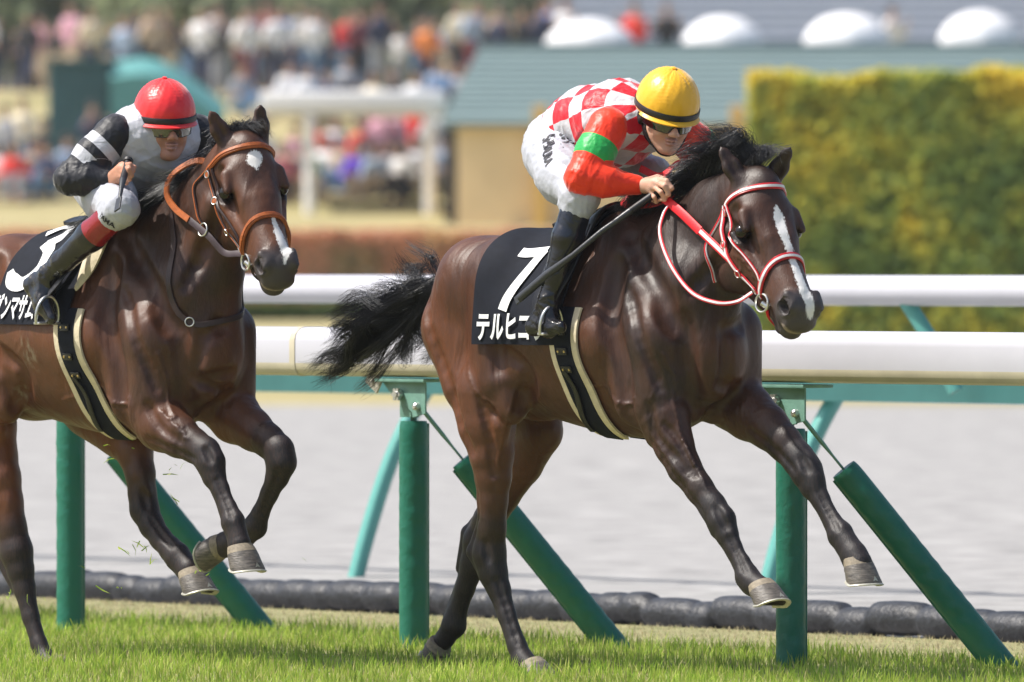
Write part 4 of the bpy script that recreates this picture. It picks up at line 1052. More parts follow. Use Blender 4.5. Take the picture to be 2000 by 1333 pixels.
cfg1 = dict(frame=F1, px=538., base=(1150, 700, 0), label='dark bay racehorse with a white blaze and red bridle, reaching out with both forelegs',
    trunk=[(905, 522, 690, .12), (940, 488, 745, .19), (990, 467, 788, .235), (1040, 461, 806, .255), (1100, 458, 820, .27), (1160, 448, 838, .275), (1220, 430, 853, .265), (1268, 424, 857, .235), (1315, 450, 850, .205), (1360, 520, 825, .17), (1395, 600, 780, .12)],
    neck=[((1290, 600, 0), (1340, 515, 0), .27, .215, .07, .62, -.1, False), ((1340, 515, 0), (1402, 436, 0), .215, .155, .05, .58, -.25, False), ((1402, 436, 0), (1458, 386, 0), .155, .118, .04, .62, -.1, False),
      ((1462, 400, 0), (1486, 372, 0), .10, .082, .04, .8, .0, False), ((1330, 600, .08), (1425, 455, .065), .060, .045, .03, .9, .1, True), ((1395, 640, .0), (1452, 470, .0), .075, .050, .03, .9, -.1, False)],
    build=build1, poll=(1480, 350, 0), head=(9, 51, 0), ear_near=(1408, 288, .11), ear_far=(1543, 288, -.085), ear_front=(1, -.5, .15),
    legs=[
      dict(pts=[(1300, 820, .15, 56, .25), (1316, 868, .15, 43, .1), (1336, 912, .15, 36, -.1), (1366, 955, .145, 30, -.5), (1392, 990, .14, 29, -.9), (1410, 1018, .14, 30), (1420, 1044, .14, 24), (1432, 1068, .14, 19), (1450, 1102, .14, 19), (1459, 1126, .14, 25), (1468, 1139, .14, 24), (1486, 1150, .14, 25)],
           extra=[((1318, 855, .175), (1352, 925, .165), .030, .020, .2), ((1395, 1000, .14), (1404, 1034, .14), .048, .040, -1), ((1412, 1050, .14), (1445, 1112, .14), .022, .022, -1)]),
      dict(pts=[(1432, 780, -.14, 66, .35), (1462, 806, -.14, 56, .3), (1500, 834, -.14, 45, .05), (1532, 866, -.14, 37, -.5), (1560, 898, -.14, 34, -.9), (1576, 922, -.14, 34), (1588, 950, -.14, 27), (1602, 975, -.14, 21), (1628, 1022, -.14, 20), (1641, 1044, -.14, 27), (1655, 1066, -.14, 25), (1668, 1086, -.14, 28), (1676, 1102, -.14, 31)],
           extra=[((1470, 790, -.12), (1525, 850, -.13), .04, .03, .6), ((1575, 905, -.14), (1590, 935, -.14), .05, .045, -1), ((1592, 965, -.14), (1628, 1040, -.14), .022, .024, -1)]),
      dict(pts=[(950, 765, .18, 70, .6), (952, 830, .175, 64, .55), (960, 885, .17, 50, .6), (963, 930, .165, 41, .5), (962, 975, .16, 34, .1), (960, 1030, .155, 32, -.4), (956, 1082, .15, 37, -.9), (963, 1118, .145, 32), (975, 1152, .14, 25), (990, 1202, .14, 21), (1010, 1262, .14, 22), (1022, 1292, .14, 24), (1040, 1312, .14, 26)],
           extra=[((950, 990, .165), (924, 1078, .16), .020, .026, -.5), ((924, 1078, .16), (960, 1150, .15), .030, .022, -1), ((975, 830, .20), (968, 900, .185), .055, .030, 1.0), ((965, 1150, .14), (1000, 1250, .14), .022, .022, -1)]),
      dict(pts=[(1040, 780, -.12, 72, .7), (1055, 842, -.125, 50, .75), (1022, 905, -.125, 44, .6), (985, 965, -.125, 36, .2), (955, 1015, -.125, 34, -.5), (936, 1058, -.125, 36, -.9), (925, 1100, -.125, 29), (908, 1150, -.125, 23), (892, 1198, -.125, 23), (887, 1220, -.125, 27), (870, 1246, -.125, 22), (852, 1268, -.125, 22)],
           extra=[((965, 965, -.125), (914, 1042, -.125), .018, .028, -.6), ((914, 1042, -.125), (900, 1110, -.125), .032, .024, -1), ((902, 1130, -.125), (876, 1206, -.125), .02, .024, -1)]),
    ],
    hooves=[((1488, 1148, .14), (.42, -.05, -.90), (.92, .0, .4), 1.0), ((1674, 1098, -.14), (.10, 0, -1), (1, 0, .05), 1.02), ((1040, 1300, .14), (.5, 0, -1), (1, 0, .4), .95), ((858, 1258, -.125), (-.75, 0, -.66), (.5, 0, -.86), .95)],
    white=[((.155, .002), (.20, .002), .003, .016), ((.20, .002), (.27, -.004), .016, .014), ((.27, -.004), (.40, .004), .013, .010), ((.40, .004), (.52, .006), .012, .016), ((.52, .006), (.60, .012), .016, .012)],
    sweat=[(1040, 800, 0.0, .10), (1015, 790, .12, .07), (1010, 840, .1, .06), (1090, 700, .25, .03), (1528, 908, -.14, .03)])
cfg1['grooves'] = [([(1183, 500, .26), (1180, 560, .27), (1182, 620, .28), (1198, 705, .28), (1216, 776, .25), (1242, 838, .2)], .020, .05),
    ([(1346, 620, .1), (1352, 690, .1), (1360, 755, .08)], .016, .04), ([(1388, 640, .0), (1386, 715, .0), (1392, 770, .0)], .014, .035),
    ([(1266, 792, .24), (1290, 850, .2), (1328, 900, .18), (1352, 930, .17)], .009, .022), ([(1300, 830, .2), (1330, 870, .19), (1362, 930, .17)], .007, .018),
    ([(985, 690, .28), (1014, 735, .28), (1020, 800, .22)], .018, .04), ([(862, 600, .2), (872, 690, .23), (892, 780, .25), (925, 880, .24)], .013, .035),
    ([(984, 514, .22), (968, 560, .26), (956, 640, .3), (962, 720, .3)], .014, .05), ([(935, 780, .27), (950, 850, .26), (962, 930, .22)], .008, .02),
    ([(1235, 470, .14), (1262, 540, .22), (1295, 600, .24), (1322, 640, .2)], .014, .05), ([(1210, 560, .26), (1232, 620, .28), (1262, 700, .26), (1288, 760, .25)], .010, .03),
    ([(1350, 570, .16), (1400, 500, .13), (1440, 455, .1)], .010, .035), ([(938, 930, .2), (942, 1000, .19), (938, 1050, .17)], .006, .014)]
cfg1['grooves'] += [([(1416, 1046, .2), (1430, 1078, .2), (1449, 1112, .2)], .0055, .014), ([(1392, 985, .2), (1402, 1008, .2), (1414, 1030, .2)], .006, .02), ([(1592, 956, -.08), (1608, 990, -.08), (1630, 1032, -.08)], .0055, .014), ([(1560, 890, -.08), (1574, 918, -.08)], .007, .02),
    ([(966, 1135, .2), (980, 1175, .2), (1002, 1250, .2)], .006, .014), ([(946, 1060, .2), (952, 1095, .2)], .008, .02), ([(1280, 862, .2), (1316, 920, .19), (1352, 970, .18), (1376, 1000, .17)], .006, .018), ([(1470, 840, -.08), (1516, 884, -.08), (1548, 920, -.08)], .006, .018)]
cfg1['veins'] = [([(1100, 790, .22), (1150, 770, .27), (1200, 790, .25), (1235, 775, .25)], .0038), ([(1290, 700, .28), (1320, 760, .27), (1335, 820, .22), (1360, 890, .2)], .0042),
    ([(1345, 860, .2), (1362, 910, .18), (1385, 960, .17)], .0036), ([(1000, 780, .28), (985, 850, .25), (975, 920, .22)], .0042), ([(905, 700, .27), (930, 770, .28), (955, 800, .28)], .0034),
    ([('h', .24, -.09, -.13), ('h', .30, -.08, -.10), ('h', .38, -.07, -.11)], .0034), ([('h', .28, -.08, -.12), ('h', .33, -.07, -.15), ('h', .40, -.05, -.14)], .0030)]
cfg1['coat'] = coat_material('dark_bay_coat', (.020, .0100, .0072), (.150, .050, .0185), (.0065, .0068, .0095))
H1 = horse(cfg1)

H1_mane = mane(H1, 'mane', [(1285, 402, .0), (1335, 376, 0), (1382, 346, 0), (1425, 328, 0), (1480, 322, 0)], 3400,
    [[[0, 0, 0], [-.01, -.04, .02], [-.04, -.08, .0], [-.08, -.10, -.05]], [[0, 0, 0], [.01, -.02, .015], [-.01, -.05, .015], [-.04, -.07, -.02]],
     [[0, 0, 0], [.03, 0, .05], [.03, -.02, .085], [-.01, -.04, .085]], [[0, 0, 0], [.03, .01, .07], [.02, -.02, .105], [-.035, -.05, .11]], [[0, 0, 0], [.03, .02, .03], [.06, .03, .04], [.09, .04, .01]]], seed=3)
tail(H1, [(905, 528, 0), (870, 560, 0), (820, 600, 0), (760, 640, 0), (700, 670, 0)], 3800,
    [(632, 718, 0, 5), (655, 705, -.03, 5), (668, 650, .04, 4), (720, 610, 0, 2.4), (735, 690, 0, 4), (780, 695, .03, 4), (815, 690, 0, 3), (745, 545, .02, 1.5), (785, 525, 0, .8), (812, 498, 0, .35), (655, 640, 0, .8), (628, 725, 0, .6), (760, 600, 0, 3), (700, 640, 0, 2)])

# ---- the following horse
g1 = at_ground(86, 1298); F2 = Frame(g1+LV*.14)
cfg2 = dict(frame=F2, px=520., base=(165, 700, 0), shift=(-986, 0), label='bright bay racehorse with a white star and tan leather bridle, forelegs folding under it',
    trunk=[(u, t, b, w) for u, t, b, w in cfg1['trunk']], build=lambda *a: build1(*a, far_forward=True),
    neck=[((304, 600, 0), (354, 500, 0), .28, .215, .07, .62, -.1, False), ((354, 500, 0), (412, 402, 0), .215, .150, .05, .60, -.2, False), ((412, 402, 0), (456, 328, 0), .150, .115, .04, .64, .1, False),
      ((455, 335, 0), (478, 300, 0), .10, .085, .04, .8, .2, False), ((330, 600, .08), (420, 400, .065), .060, .045, .03, .9, .2, True), ((405, 690, -.03), (424, 520, -.02), .125, .10, .05, .9, .1, False), ((424, 520, -.02), (452, 400, .0), .10, .06, .04, .9, .1, False)],
    poll=(476, 272, 0), head=(14, 52, 8), ear_near=(411, 218, .115), ear_far=(508, 206, -.060), ear_front=(1, -.5, .15), hscale=(.96, 1.30, 1.14),
    legs=[
      dict(pts=[(290, 800, .15, 62, .5), (318, 830, .15, 54, .3), (350, 852, .15, 43, -.1), (378, 870, .145, 34, -.6), (402, 886, .14, 32, -.9), (412, 905, .14, 31), (418, 930, .14, 25), (430, 955, .14, 20), (446, 995, .14, 20), (455, 1020, .14, 25), (462, 1042, .14, 23), (467, 1062, .14, 26)],
           extra=[((300, 800, .19), (352, 838, .17), .035, .022, .4), ((392, 880, .14), (408, 912, .14), .050, .044, -1), ((418, 940, .14), (440, 1010, .14), .022, .022, -1)]),
      dict(pts=[(436, 780, -.14, 66, .5), (458, 812, -.14, 56, .6), (495, 840, -.14, 42, .1), (525, 862, -.14, 34, -.5), (545, 882, -.14, 33, -.9), (549, 903, -.14, 33), (542, 930, -.14, 25), (526, 965, -.14, 20), (508, 1005, -.14, 20), (499, 1028, -.14, 25), (480, 1048, -.13, 22), (452, 1060, -.12, 25), (440, 1064, -.12, 27)],
           extra=[((470, 800, -.12), (515, 850, -.13), .04, .03, .6), ((544, 882, -.14), (553, 908, -.14), .05, .045, -1)]),
      dict(pts=[(-36, 765, .18, 70, .8), (-30, 830, .175, 72, .8), (-16, 890, .17, 58, .7), (0, 935, .165, 47, .6), (12, 980, .16, 38, .1), (22, 1030, .155, 34, -.4), (32, 1078, .15, 37, -.9), (40, 1112, .145, 30), (48, 1150, .14, 24), (60, 1205, .14, 20), (76, 1258, .14, 19), (90, 1292, .14, 23), (108, 1308, .14, 25)],
           extra=[((0, 990, .165), (-8, 1072, .16), .022, .028, -.5), ((-8, 1072, .16), (30, 1150, .15), .030, .022, -1), ((-10, 840, .20), (-10, 900, .185), .055, .030, 1.0)]),
      dict(pts=[(180, 790, -.12, 72, .7), (236, 838, -.125, 60, .6), (262, 878, -.125, 42, .3), (274, 925, -.125, 33, -.2), (278, 965, -.125, 31, -.7), (282, 995, -.125, 32, -1), (296, 1026, -.125, 27), (314, 1052, -.125, 24), (334, 1074, -.125, 25), (347, 1088, -.125, 28), (358, 1102, -.125, 25), (368, 1114, -.125, 28)],
           extra=[((268, 900, -.10), (286, 960, -.11), .03, .022, -.2), ((262, 975, -.125), (290, 1040, -.125), .028, .022, -1)]),
    ],
    hooves=[((470, 1074, .14), (.14, 0, -1), (1, 0, .1), 1.03), ((432, 1064, -.12), (-1, -.25, -.12), (.1, 0, -1), 1.0), ((108, 1296, .14), (.5, 0, -1), (1, 0, .4), .95), ((374, 1122, -.125), (.32, 0, -1), (1, 0, .3), 1.04)],
    white=[((.115, .004), (.135, .000), .021, .023), ((.14, .002), (.170, .002), .012, .003), ((.36, .012), (.44, .018), .003, .012), ((.44, .018), (.53, .026), .014, .016), ((.53, .026), (.575, .012), .012, .004)],
    sweat=[(62, 690, .26, .08), (58, 760, .15, .07)])
sh_ = lambda q: q if isinstance(q[0], str) else (q[0]-986, q[1], q[2])
cfg2['grooves'] = [([sh_(q) for q in a], b, c) for a, b, c in cfg1['grooves'] if a[0][1] < 780 and a[0][0] < 1400 and a[0][:2] != (1350, 570)]+[([(285, 790, .24), (310, 830, .22), (350, 862, .2)], .009, .022), ([(392, 760, .12), (420, 740, .05), (440, 720, -.02)], .014, .03), ([(360, 560, .17), (395, 470, .14), (425, 400, .1)], .010, .035)]
cfg2['grooves'] += [([(416, 934, .2), (430, 966, .2), (447, 1008, .2)], .0055, .014), ([(396, 872, .2), (408, 900, .2)], .007, .02), ([(300, 850, .2), (345, 876, .19), (384, 896, .18)], .006, .018), ([(538, 930, -.08), (520, 970, -.08), (503, 1010, -.08)], .0055, .014), ([(292, 1010, -.08), (312, 1040, -.08), (332, 1064, -.08)], .006, .014), ([(276, 960, -.08), (284, 990, -.08)], .007, .02)]
cfg2['veins'] = [([sh_(q) for q in a], b) for a, b in cfg1['veins'] if a[0][0] in ('h', 1100, 905, 1225) or isinstance(a[0][0], str)]+[([(300, 700, .28), (320, 760, .27), (330, 810, .22)], .004), ([(310, 800, .22), (345, 835, .2), (372, 862, .18)], .0036)]
cfg2['coat'] = coat_material('bright_bay_coat', (.030, .0130, .0078), (.210, .068, .0225), (.0065, .0065, .009))
H2 = horse(cfg2)
H2_mane = mane(H2, 'mane', [(268, 442, 0), (318, 408, 0), (366, 362, 0), (412, 312, 0), (446, 278, 0), (476, 262, 0)], 2800,
    [[[0, 0, 0], [-.04, -.05, .02], [-.10, -.10, .0], [-.16, -.13, -.03]], [[0, 0, 0], [-.04, -.05, .03], [-.10, -.09, .01], [-.17, -.11, -.04]], [[0, 0, 0], [-.005, -.03, .008], [-.02, -.06, -.015], [-.05, -.08, -.05]],
     [[0, 0, 0], [.0, -.02, .006], [-.01, -.04, -.01], [-.015, -.05, -.04]], [[0, 0, 0], [0, .01, .03], [.02, .03, .05], [.0, .02, .055]], [[0, 0, 0], [.02, .02, .03], [.05, .03, .045], [.08, .04, .02]]], seed=8)
tail(H2, [(-82, 528, 0), (-115, 560, 0), (-150, 640, 0), (-165, 760, 0), (-160, 880, 0)], 1000, [(-180, 900, 0, 2), (-130, 980, 0, 2), (-90, 1010, .03, 2), (-60, 1030, 0, 1.2), (-30, 1020, .0, 1.5), (-6, 1030, -.05, 1), (-200, 800, 0, 1)], seed=9)
# ============================================================ TACK AND HAIR
def cloth_mat(name, c, rough=.8, **k): return mat(name, c, rough, noise=.15, nscale=30, bump=.0008, bscale=300, **k)
M['black_cloth'] = cloth_mat('black_cloth', (.008, .010, .017), .8, spec=.2)
M['black_leather'] = mat('black_leather', (.008, .009, .012), .35, bump=.001, bscale=90)
M['white_print'] = mat('white_print', (.80, .81, .82), .6)
M['cream_pad'] = mat('cream_pad', (.62, .54, .38), .8, noise=.12, nscale=25, bump=.002, bscale=60)
M['red_web'] = mat('red_web', (.70, .012, .022), .5, bump=.0008, bscale=200, noise=.1, nscale=40)
M['red_leather'] = mat('red_leather', (.55, .010, .018), .35, noise=.15, nscale=30)
M['white_web'] = mat('white_web', (.72, .70, .72), .5, noise=.08, nscale=40)
M['brown_leather'] = mat('brown_leather', (.032, .016, .014), .45, noise=.3, nscale=40)
M['tan_leather'] = mat('tan_leather', (.38, .10, .022), .42, noise=.25, nscale=50, bump=.001, bscale=200)
M['plum_web'] = mat('plum_web', (.045, .028, .035), .6, noise=.2, nscale=50)
M['brass'] = mat('brass', (.6, .45, .2), .3, metal=.8)
class Shell:
    """surface table round the trunk: x forward, arc measured from the spine down the near side"""
    def __init__(self, T, x0, x1, zc, off=.010, nx=46, phi=112, smooth=3):
        self.x = np.linspace(x0, x1, nx); self.ph = np.radians(np.linspace(-phi, phi, 91)); self.zc = zc
        X, PH = np.meshgrid(self.x, self.ph, indexing='ij')
        D = np.stack([0*X, -np.sin(PH), np.cos(PH)], -1); O = np.stack([X, 0*X, 0*X+zc], -1)+D*.75
        p, t = T.cast(O.reshape(-1, 3), -D.reshape(-1, 3), .75, off)
        r = (.75-t).reshape(X.shape)
        for _ in range(smooth):
            r[1:-1] = np.maximum(r[1:-1], (r[:-2]+r[2:]+2*r[1:-1])/4); r[:, 1:-1] = np.maximum(r[:, 1:-1]-.0005, (r[:, :-2]+r[:, 2:]+2*r[:, 1:-1])/4)
        self.r = r
        # arc length table (average over x)
        P_ = self.pt(X.ravel(), PH.ravel()).reshape(*X.shape, 3); seg = np.linalg.norm(np.diff(P_, axis=1), axis=2).mean(0)
        a = np.concatenate([[0], np.cumsum(seg)]); self.arc = a-np.interp(0, self.ph, a)
    def rad(self, x, ph):
        i = np.clip((x-self.x[0])/(self.x[1]-self.x[0]), 0, len(self.x)-1.001); j = np.clip((ph-self.ph[0])/(self.ph[1]-self.ph[0]), 0, len(self.ph)-1.001)
        i0 = i.astype(int); j0 = j.astype(int); a = i-i0; b = j-j0; r = self.r
        return (r[i0, j0]*(1-a)+r[i0+1, j0]*a)*(1-b)+(r[i0, j0+1]*(1-a)+r[i0+1, j0+1]*a)*b
    def pt(self, x, ph, off=0.0):
        x = np.asarray(x, float); ph = np.asarray(ph, float); r = self.rad(x, ph)+off
        return np.stack([x, -np.sin(ph)*r, self.zc+np.cos(ph)*r], -1)
    def ptarc(self, x, s, off=0.0): return self.pt(x, np.interp(s, self.arc, self.ph), off)
def text_geo(s, size, shear=0.0, bold=0.0, sx=1.0):
    cu = bpy.data.curves.new('t', 'FONT'); cu.body = s; cu.size = size; cu.offset = bold; cu.shear = shear; cu.resolution_u = 4
    o = bpy.data.objects.new('t', cu); SC.collection.objects.link(o); bpy.context.view_layer.update()
    me = o.to_mesh(); bm = bmesh.new(); bm.from_mesh(me); o.to_mesh_clear()
    bpy.data.objects.remove(o); bpy.data.curves.remove(cu)
    bmesh.ops.triangulate(bm, faces=bm.faces)
    for _ in range(3):
        es = [e for e in bm.edges if e.calc_length() > .025]
        if not es: break
        bmesh.ops.subdivide_edges(bm, edges=es, cuts=1); bmesh.ops.triangulate(bm, faces=[f for f in bm.faces if len(f.verts) > 3])
    bm.verts.index_update()
    V = np.array([v.co[:2] for v in bm.verts]); F = [tuple(v.index for v in f.verts) for f in bm.faces]; bm.free()
    if len(V): V[:, 0] *= sx
    return V, F
def ribbon(b, pts, nrm, w, t=.004, m=0, n=None, m2=None, stripe=0.0):
    """flat strap along pts; nrm = outward normals; optional raised centre stripe of material m2"""
    P_ = np.asarray(pts, float); Nn = np.asarray(nrm, float)
    if Nn.ndim == 1: Nn = np.tile(Nn, (len(P_), 1))
    k = n or len(P_)*4; Q = catmull(P_, k); NN = catmull(Nn, k); NN /= np.linalg.norm(NN, axis=1, keepdims=True)+1e-9
    T_ = np.gradient(Q, axis=0); T_ /= np.linalg.norm(T_, axis=1, keepdims=True)+1e-9
    S_ = np.cross(T_, NN); S_ /= np.linalg.norm(S_, axis=1, keepdims=True)+1e-9; NN = np.cross(S_, T_)
    def strip(w, t0, t1, m, sh=0.0):
        prof = [(-w/2, t0), (-w/2, t1*.7), (-w/2*.85, t1), (w/2*.85, t1), (w/2, t1*.7), (w/2, t0)]
        V = [q+s*(a+sh)+nn*c for q, s, nn in zip(Q, S_, NN) for a, c in prof]; kk = 6
        F = [(i*kk+j, i*kk+(j+1) % kk, (i+1)*kk+(j+1) % kk, (i+1)*kk+j) for i in range(k-1) for j in range(kk)]
        F += [tuple(range(kk))[::-1], tuple((k-1)*kk+j for j in range(kk))]
        b.add(V, F, m)
    strip(w, 0, t, m)
    if m2 is not None: strip(w*stripe, t*.6, t*1.5, m2)
def torus(b, c, nrm, R, r, m=0, n=28, arc=2*math.pi, start=0, sx=1.0):
    c = Vector(c); z = Vector(nrm).normalized(); x = z.orthogonal().normalized(); x = (Vector((0, 0, 1))-z*z.z).normalized() if abs(z.z) < .9 else x; y = z.cross(x)
    pts = [c+x*(math.cos(start+arc*i/n)*R)+y*(math.sin(start+arc*i/n)*R*sx) for i in range(n+1)]
    b.tube(pts, r, 8, m, cap=arc < 6.2, up=tuple(z))
def wrap(H, pts, off=.003, n=24):
    """head-local polyline laid on the horse's skin; returns local points and normals"""
    HL, S = H['HL'], H['S']; Q = np.array([HL(*p) for p in pts]); Q = catmull(Q, n); Q = S.snap(Q, off, 6)
    for _ in range(5):
        Q[1:-1] = Q[1:-1]*.5+(Q[:-2]+Q[2:])*.25; d = S.eval(Q); nn = S.normal(Q); Q = Q+nn*np.maximum(off-d, 0)[:, None]
    return Q, S.normal(Q)
def saddle_kit(H, c):
    """saddle cloth with number, saddle, pad, girth: one thing of its own"""
    fr, T, org = H['fr'], H['T'], H['org']; P = fr.P
    root = empty('racing_saddle', mat=H['root'].matrix_world.copy()); tag(root, c['label'], 'saddle')
    xr, xf = P(c['rear'], 465, 0)[0], P(c['front'], 420, 0)[0]; z0 = P(1150+c['du'], 650, 0)[2]
    sh = Shell(T, xr-.25, xf+.16, z0, .010, phi=150)
    o_ = lambda X: X-org
    ab = c['arc']                                            # how far the cloth hangs down, along the surface
    rg = np.random.default_rng(3)
    def cl(a, b_):
        s = -ab+2*ab*b_; x = xr+(xf-xr)*a+c.get('skew', 0)*(np.abs(s)/ab)
        return o_(sh.ptarc(x, s, .004+.004*np.sin(a*9+b_*14)*np.clip(np.abs(s)/ab, 0, 1)))
    sc_ = sheet('saddle_cloth', cl, 40, 90, M['black_cloth'], root, .006)
    for (s, size, x, arc, sx, shear, bold) in c['text']:
        V, F = text_geo(s, size, shear, bold, sx)
        X = sh.ptarc(xr+x+V[:, 0]+c.get('skew', 0)*((ab-arc-V[:, 1])/ab), ab-arc-V[:, 1], .0145)
        mesh_obj('lettering', o_(X), F, M['white_print'], sc_, smooth=False)
    if c.get('digit'):
        for poly in c['digit']:                         # outlines drawn as strokes (x, arc above the lower edge)
            V, F = stroke_poly(poly)
            X = sh.ptarc(xr+V[:, 0]+c.get('skew', 0)*((ab-V[:, 1])/ab), ab-V[:, 1], .0145); mesh_obj('number', o_(X), F, M['white_print'], sc_, smooth=False)
    # padded edge of the pad in front and the flap
    def padf(a, b_):
        s = -c['pad_arc']+2*c['pad_arc']*b_; x = xf-.01+(.10*np.sin(np.pi*np.clip(np.abs(s)/c['pad_arc'], 0, 1))**.8*c['pad_w'])*a
        return o_(sh.ptarc(x, s, .010+.010*np.sin(np.pi*a)))
    if c['pad_w'] > 0: sheet('saddle_pad', padf, 12, 80, M['cream_pad'], root, .012)
    def flap(a, b_):
        s = -c['flap_arc']+2*c['flap_arc']*b_; t = np.abs(s)/c['flap_arc']; w = c['flap_w']*(1-t**4*.7)
        x = c['flap_x']+xf-.10*t+(a-.5)*w*1.0+c.get('flap_slope', 0)*t
        return o_(sh.ptarc(x, s, .022+.006*np.cos((a-.5)*3)))
    sheet('saddle_flap', flap, 24, 80, M['black_leather'] if not c.get('matt') else M['black_cloth'], root, .009)
    def seat(a, b_):
        s = -.10+.20*b_; x = xf-.30+.26*a
        return o_(sh.ptarc(x, s, .022+.010*(2*a-1)**4))
    sheet('seat', seat, 24, 20, M['black_leather'], root, .014)
    # girth
    xg = P(c['girth'], 800, 0)[0]; g = MB(); phs = np.linspace(1.25, 3.0, 60)
    def ring(dx, w, off, m):
        for sg in (1, -1):
            V = []; k = 4
            ph = phs if sg > 0 else -phs
            x = np.full(len(ph), xg+dx)+c.get('girth_lean', 0)*(np.abs(ph)-1.25)
            for xx, oo in ((-w/2, off-.008), (-w/2, off), (w/2, off), (w/2, off-.008)):
                V.append(sh2.pt(x+xx, ph, oo))
            V = np.stack(V, 1).reshape(-1, 3)-org; n = len(ph)
            F = [(i*4+j, i*4+(j+1) % 4, (i+1)*4+(j+1) % 4, (i+1)*4+j) for i in range(n-1) for j in range(4)]
            g.add(V, F, m)
    sh2 = Shell(T, xg-.15, xg+.22, z0, .006, phi=178, smooth=1)
    ring(-.058, .034, .006, 1); ring(.058, .034, .006, 1); ring(0, .090, .009, 0)
    g.build('girth', [M['black_cloth'], M['cream_pad']], root, smooth=True)
    for a in c['keepers']:
        q = MB()
        p = sh2.pt(np.array([xg+c.get('girth_lean', 0)*(a-1.25)]), np.array([a]), .014)[0]-org
        n_ = Vector((0, -math.sin(a), math.cos(a))); tt = Vector((0, -math.cos(a), -math.sin(a))); Rm = Matrix((Vector((1, 0, 0)), tt, n_)).transposed()
        q.box(p, (.052, .026, .006), rot=Rm, m=0, bev=.002)
        for dx in (-.017, .017): q.tube([Vector(p)+Vector((dx, 0, 0)), Vector(p)+Vector((dx, 0, 0))+n_*.006], .0045, 8, 1)
        q.build('girth_keeper', [M['black_leather'], M['brass']], root, smooth=True)
    b = MB(); a0 = c['keepers'][-1]
    pts = [sh2.pt(np.array([xg-.02+c.get('girth_lean', 0)*(a-1.25)+.02*math.sin((a-a0)*6)]), np.array([a]), .016)[0]-org for a in np.linspace(a0+.02, 2.8, 12)]
    ribbon(b, pts, [(0, -math.sin(a), math.cos(a)) for a in np.linspace(a0+.02, 2.8, 12)], .024, .004); b.build('girth_strap', M['black_leather'], root, smooth=True)
    return root, sh
def stroke_poly(pts):
    """thick stroke polygon: pts = (x, y, width)"""
    P_ = np.array([p[:2] for p in pts], float); w = np.array([p[2] for p in pts], float); n = max(12, len(pts)*6)
    if len(pts) > 2: Q = catmull(P_, n); Wd = catmull(np.c_[w, w*0], n)[:, 0]
    else: Q = np.linspace(P_[0], P_[1], n); Wd = np.linspace(w[0], w[1], n)
    T_ = np.gradient(Q, axis=0); T_ /= np.linalg.norm(T_, axis=1, keepdims=True); N_ = np.stack([-T_[:, 1], T_[:, 0]], 1)
    V = []; k = 5
    for q, nn, ww in zip(Q, N_, Wd):
        for f in np.linspace(-.5, .5, k): V.append(q+nn*ww*f)
    F = [(i*k+j, i*k+j+1, (i+1)*k+j+1, (i+1)*k+j) for i in range(n-1) for j in range(k-1)]
    return np.array(V), F
# ---- saddle of the leading horse
seven = [[(.145, .355, .045), (.29, .358, .045)], [(.275, .365, .05), (.245, .29, .048), (.205, .215, .048), (.18, .16, .050), (.170, .118, .052)]]
SK1, SH1 = saddle_kit(H1, dict(label='black saddle kit with white number seven cloth and cream edged girth on the leading horse', rear=1056, front=1226, du=0, arc=.60,
    text=[('テルヒコウ', .104, .030, .024, .76, 0, .0035)], digit=seven, pad_arc=.50, pad_w=.0, flap_arc=.56, flap_w=.15, flap_x=-.03, girth=1224, keepers=(1.55, 1.78, 2.0), skew=-.03))

def bridle(H, c):
    org = H['org']; HL = H['HL']; P = H['fr'].P; root = empty('bridle', mat=H['root'].matrix_world.copy()); tag(root, c['label'], 'bridle')
    mats = c['mats']                      # strap, lining, metal
    def strap(name, pts, w, n=26, off=.002, mm=(0, 1), stripe=.45, t=.005):
        Q, N_ = wrap(H, pts, off, n); b = MB(); ribbon(b, Q-org, N_, w, t, mm[0], n*2, mm[1], stripe); return b.build(name, mats, root, smooth=True)
    br = c['straps']
    for nm, pts, w, kw in br: strap(nm, pts, w, **kw)
    # bit rings and mouthpiece ends
    for sg in (-1, 1):
        b = MB(); ctr = HL(.462, .062*sg, -.135)-org; nrm = H['R'] @ np.array([.1, sg, .15])
        torus(b, ctr, nrm, c['ring'], .0042, 2); b.tube([ctr+H['R'] @ np.array([.0, 0, .0])+0*ctr, HL(.49, .05*sg, -.130)-org], .010, 10, 2)
        b.build('bit_ring', mats, root, smooth=True)
    return root
L_ = lambda *p: [tuple(q) for q in p]
def mir(pts): return list(pts)+[(x, -y, z) for x, y, z in reversed(pts)]
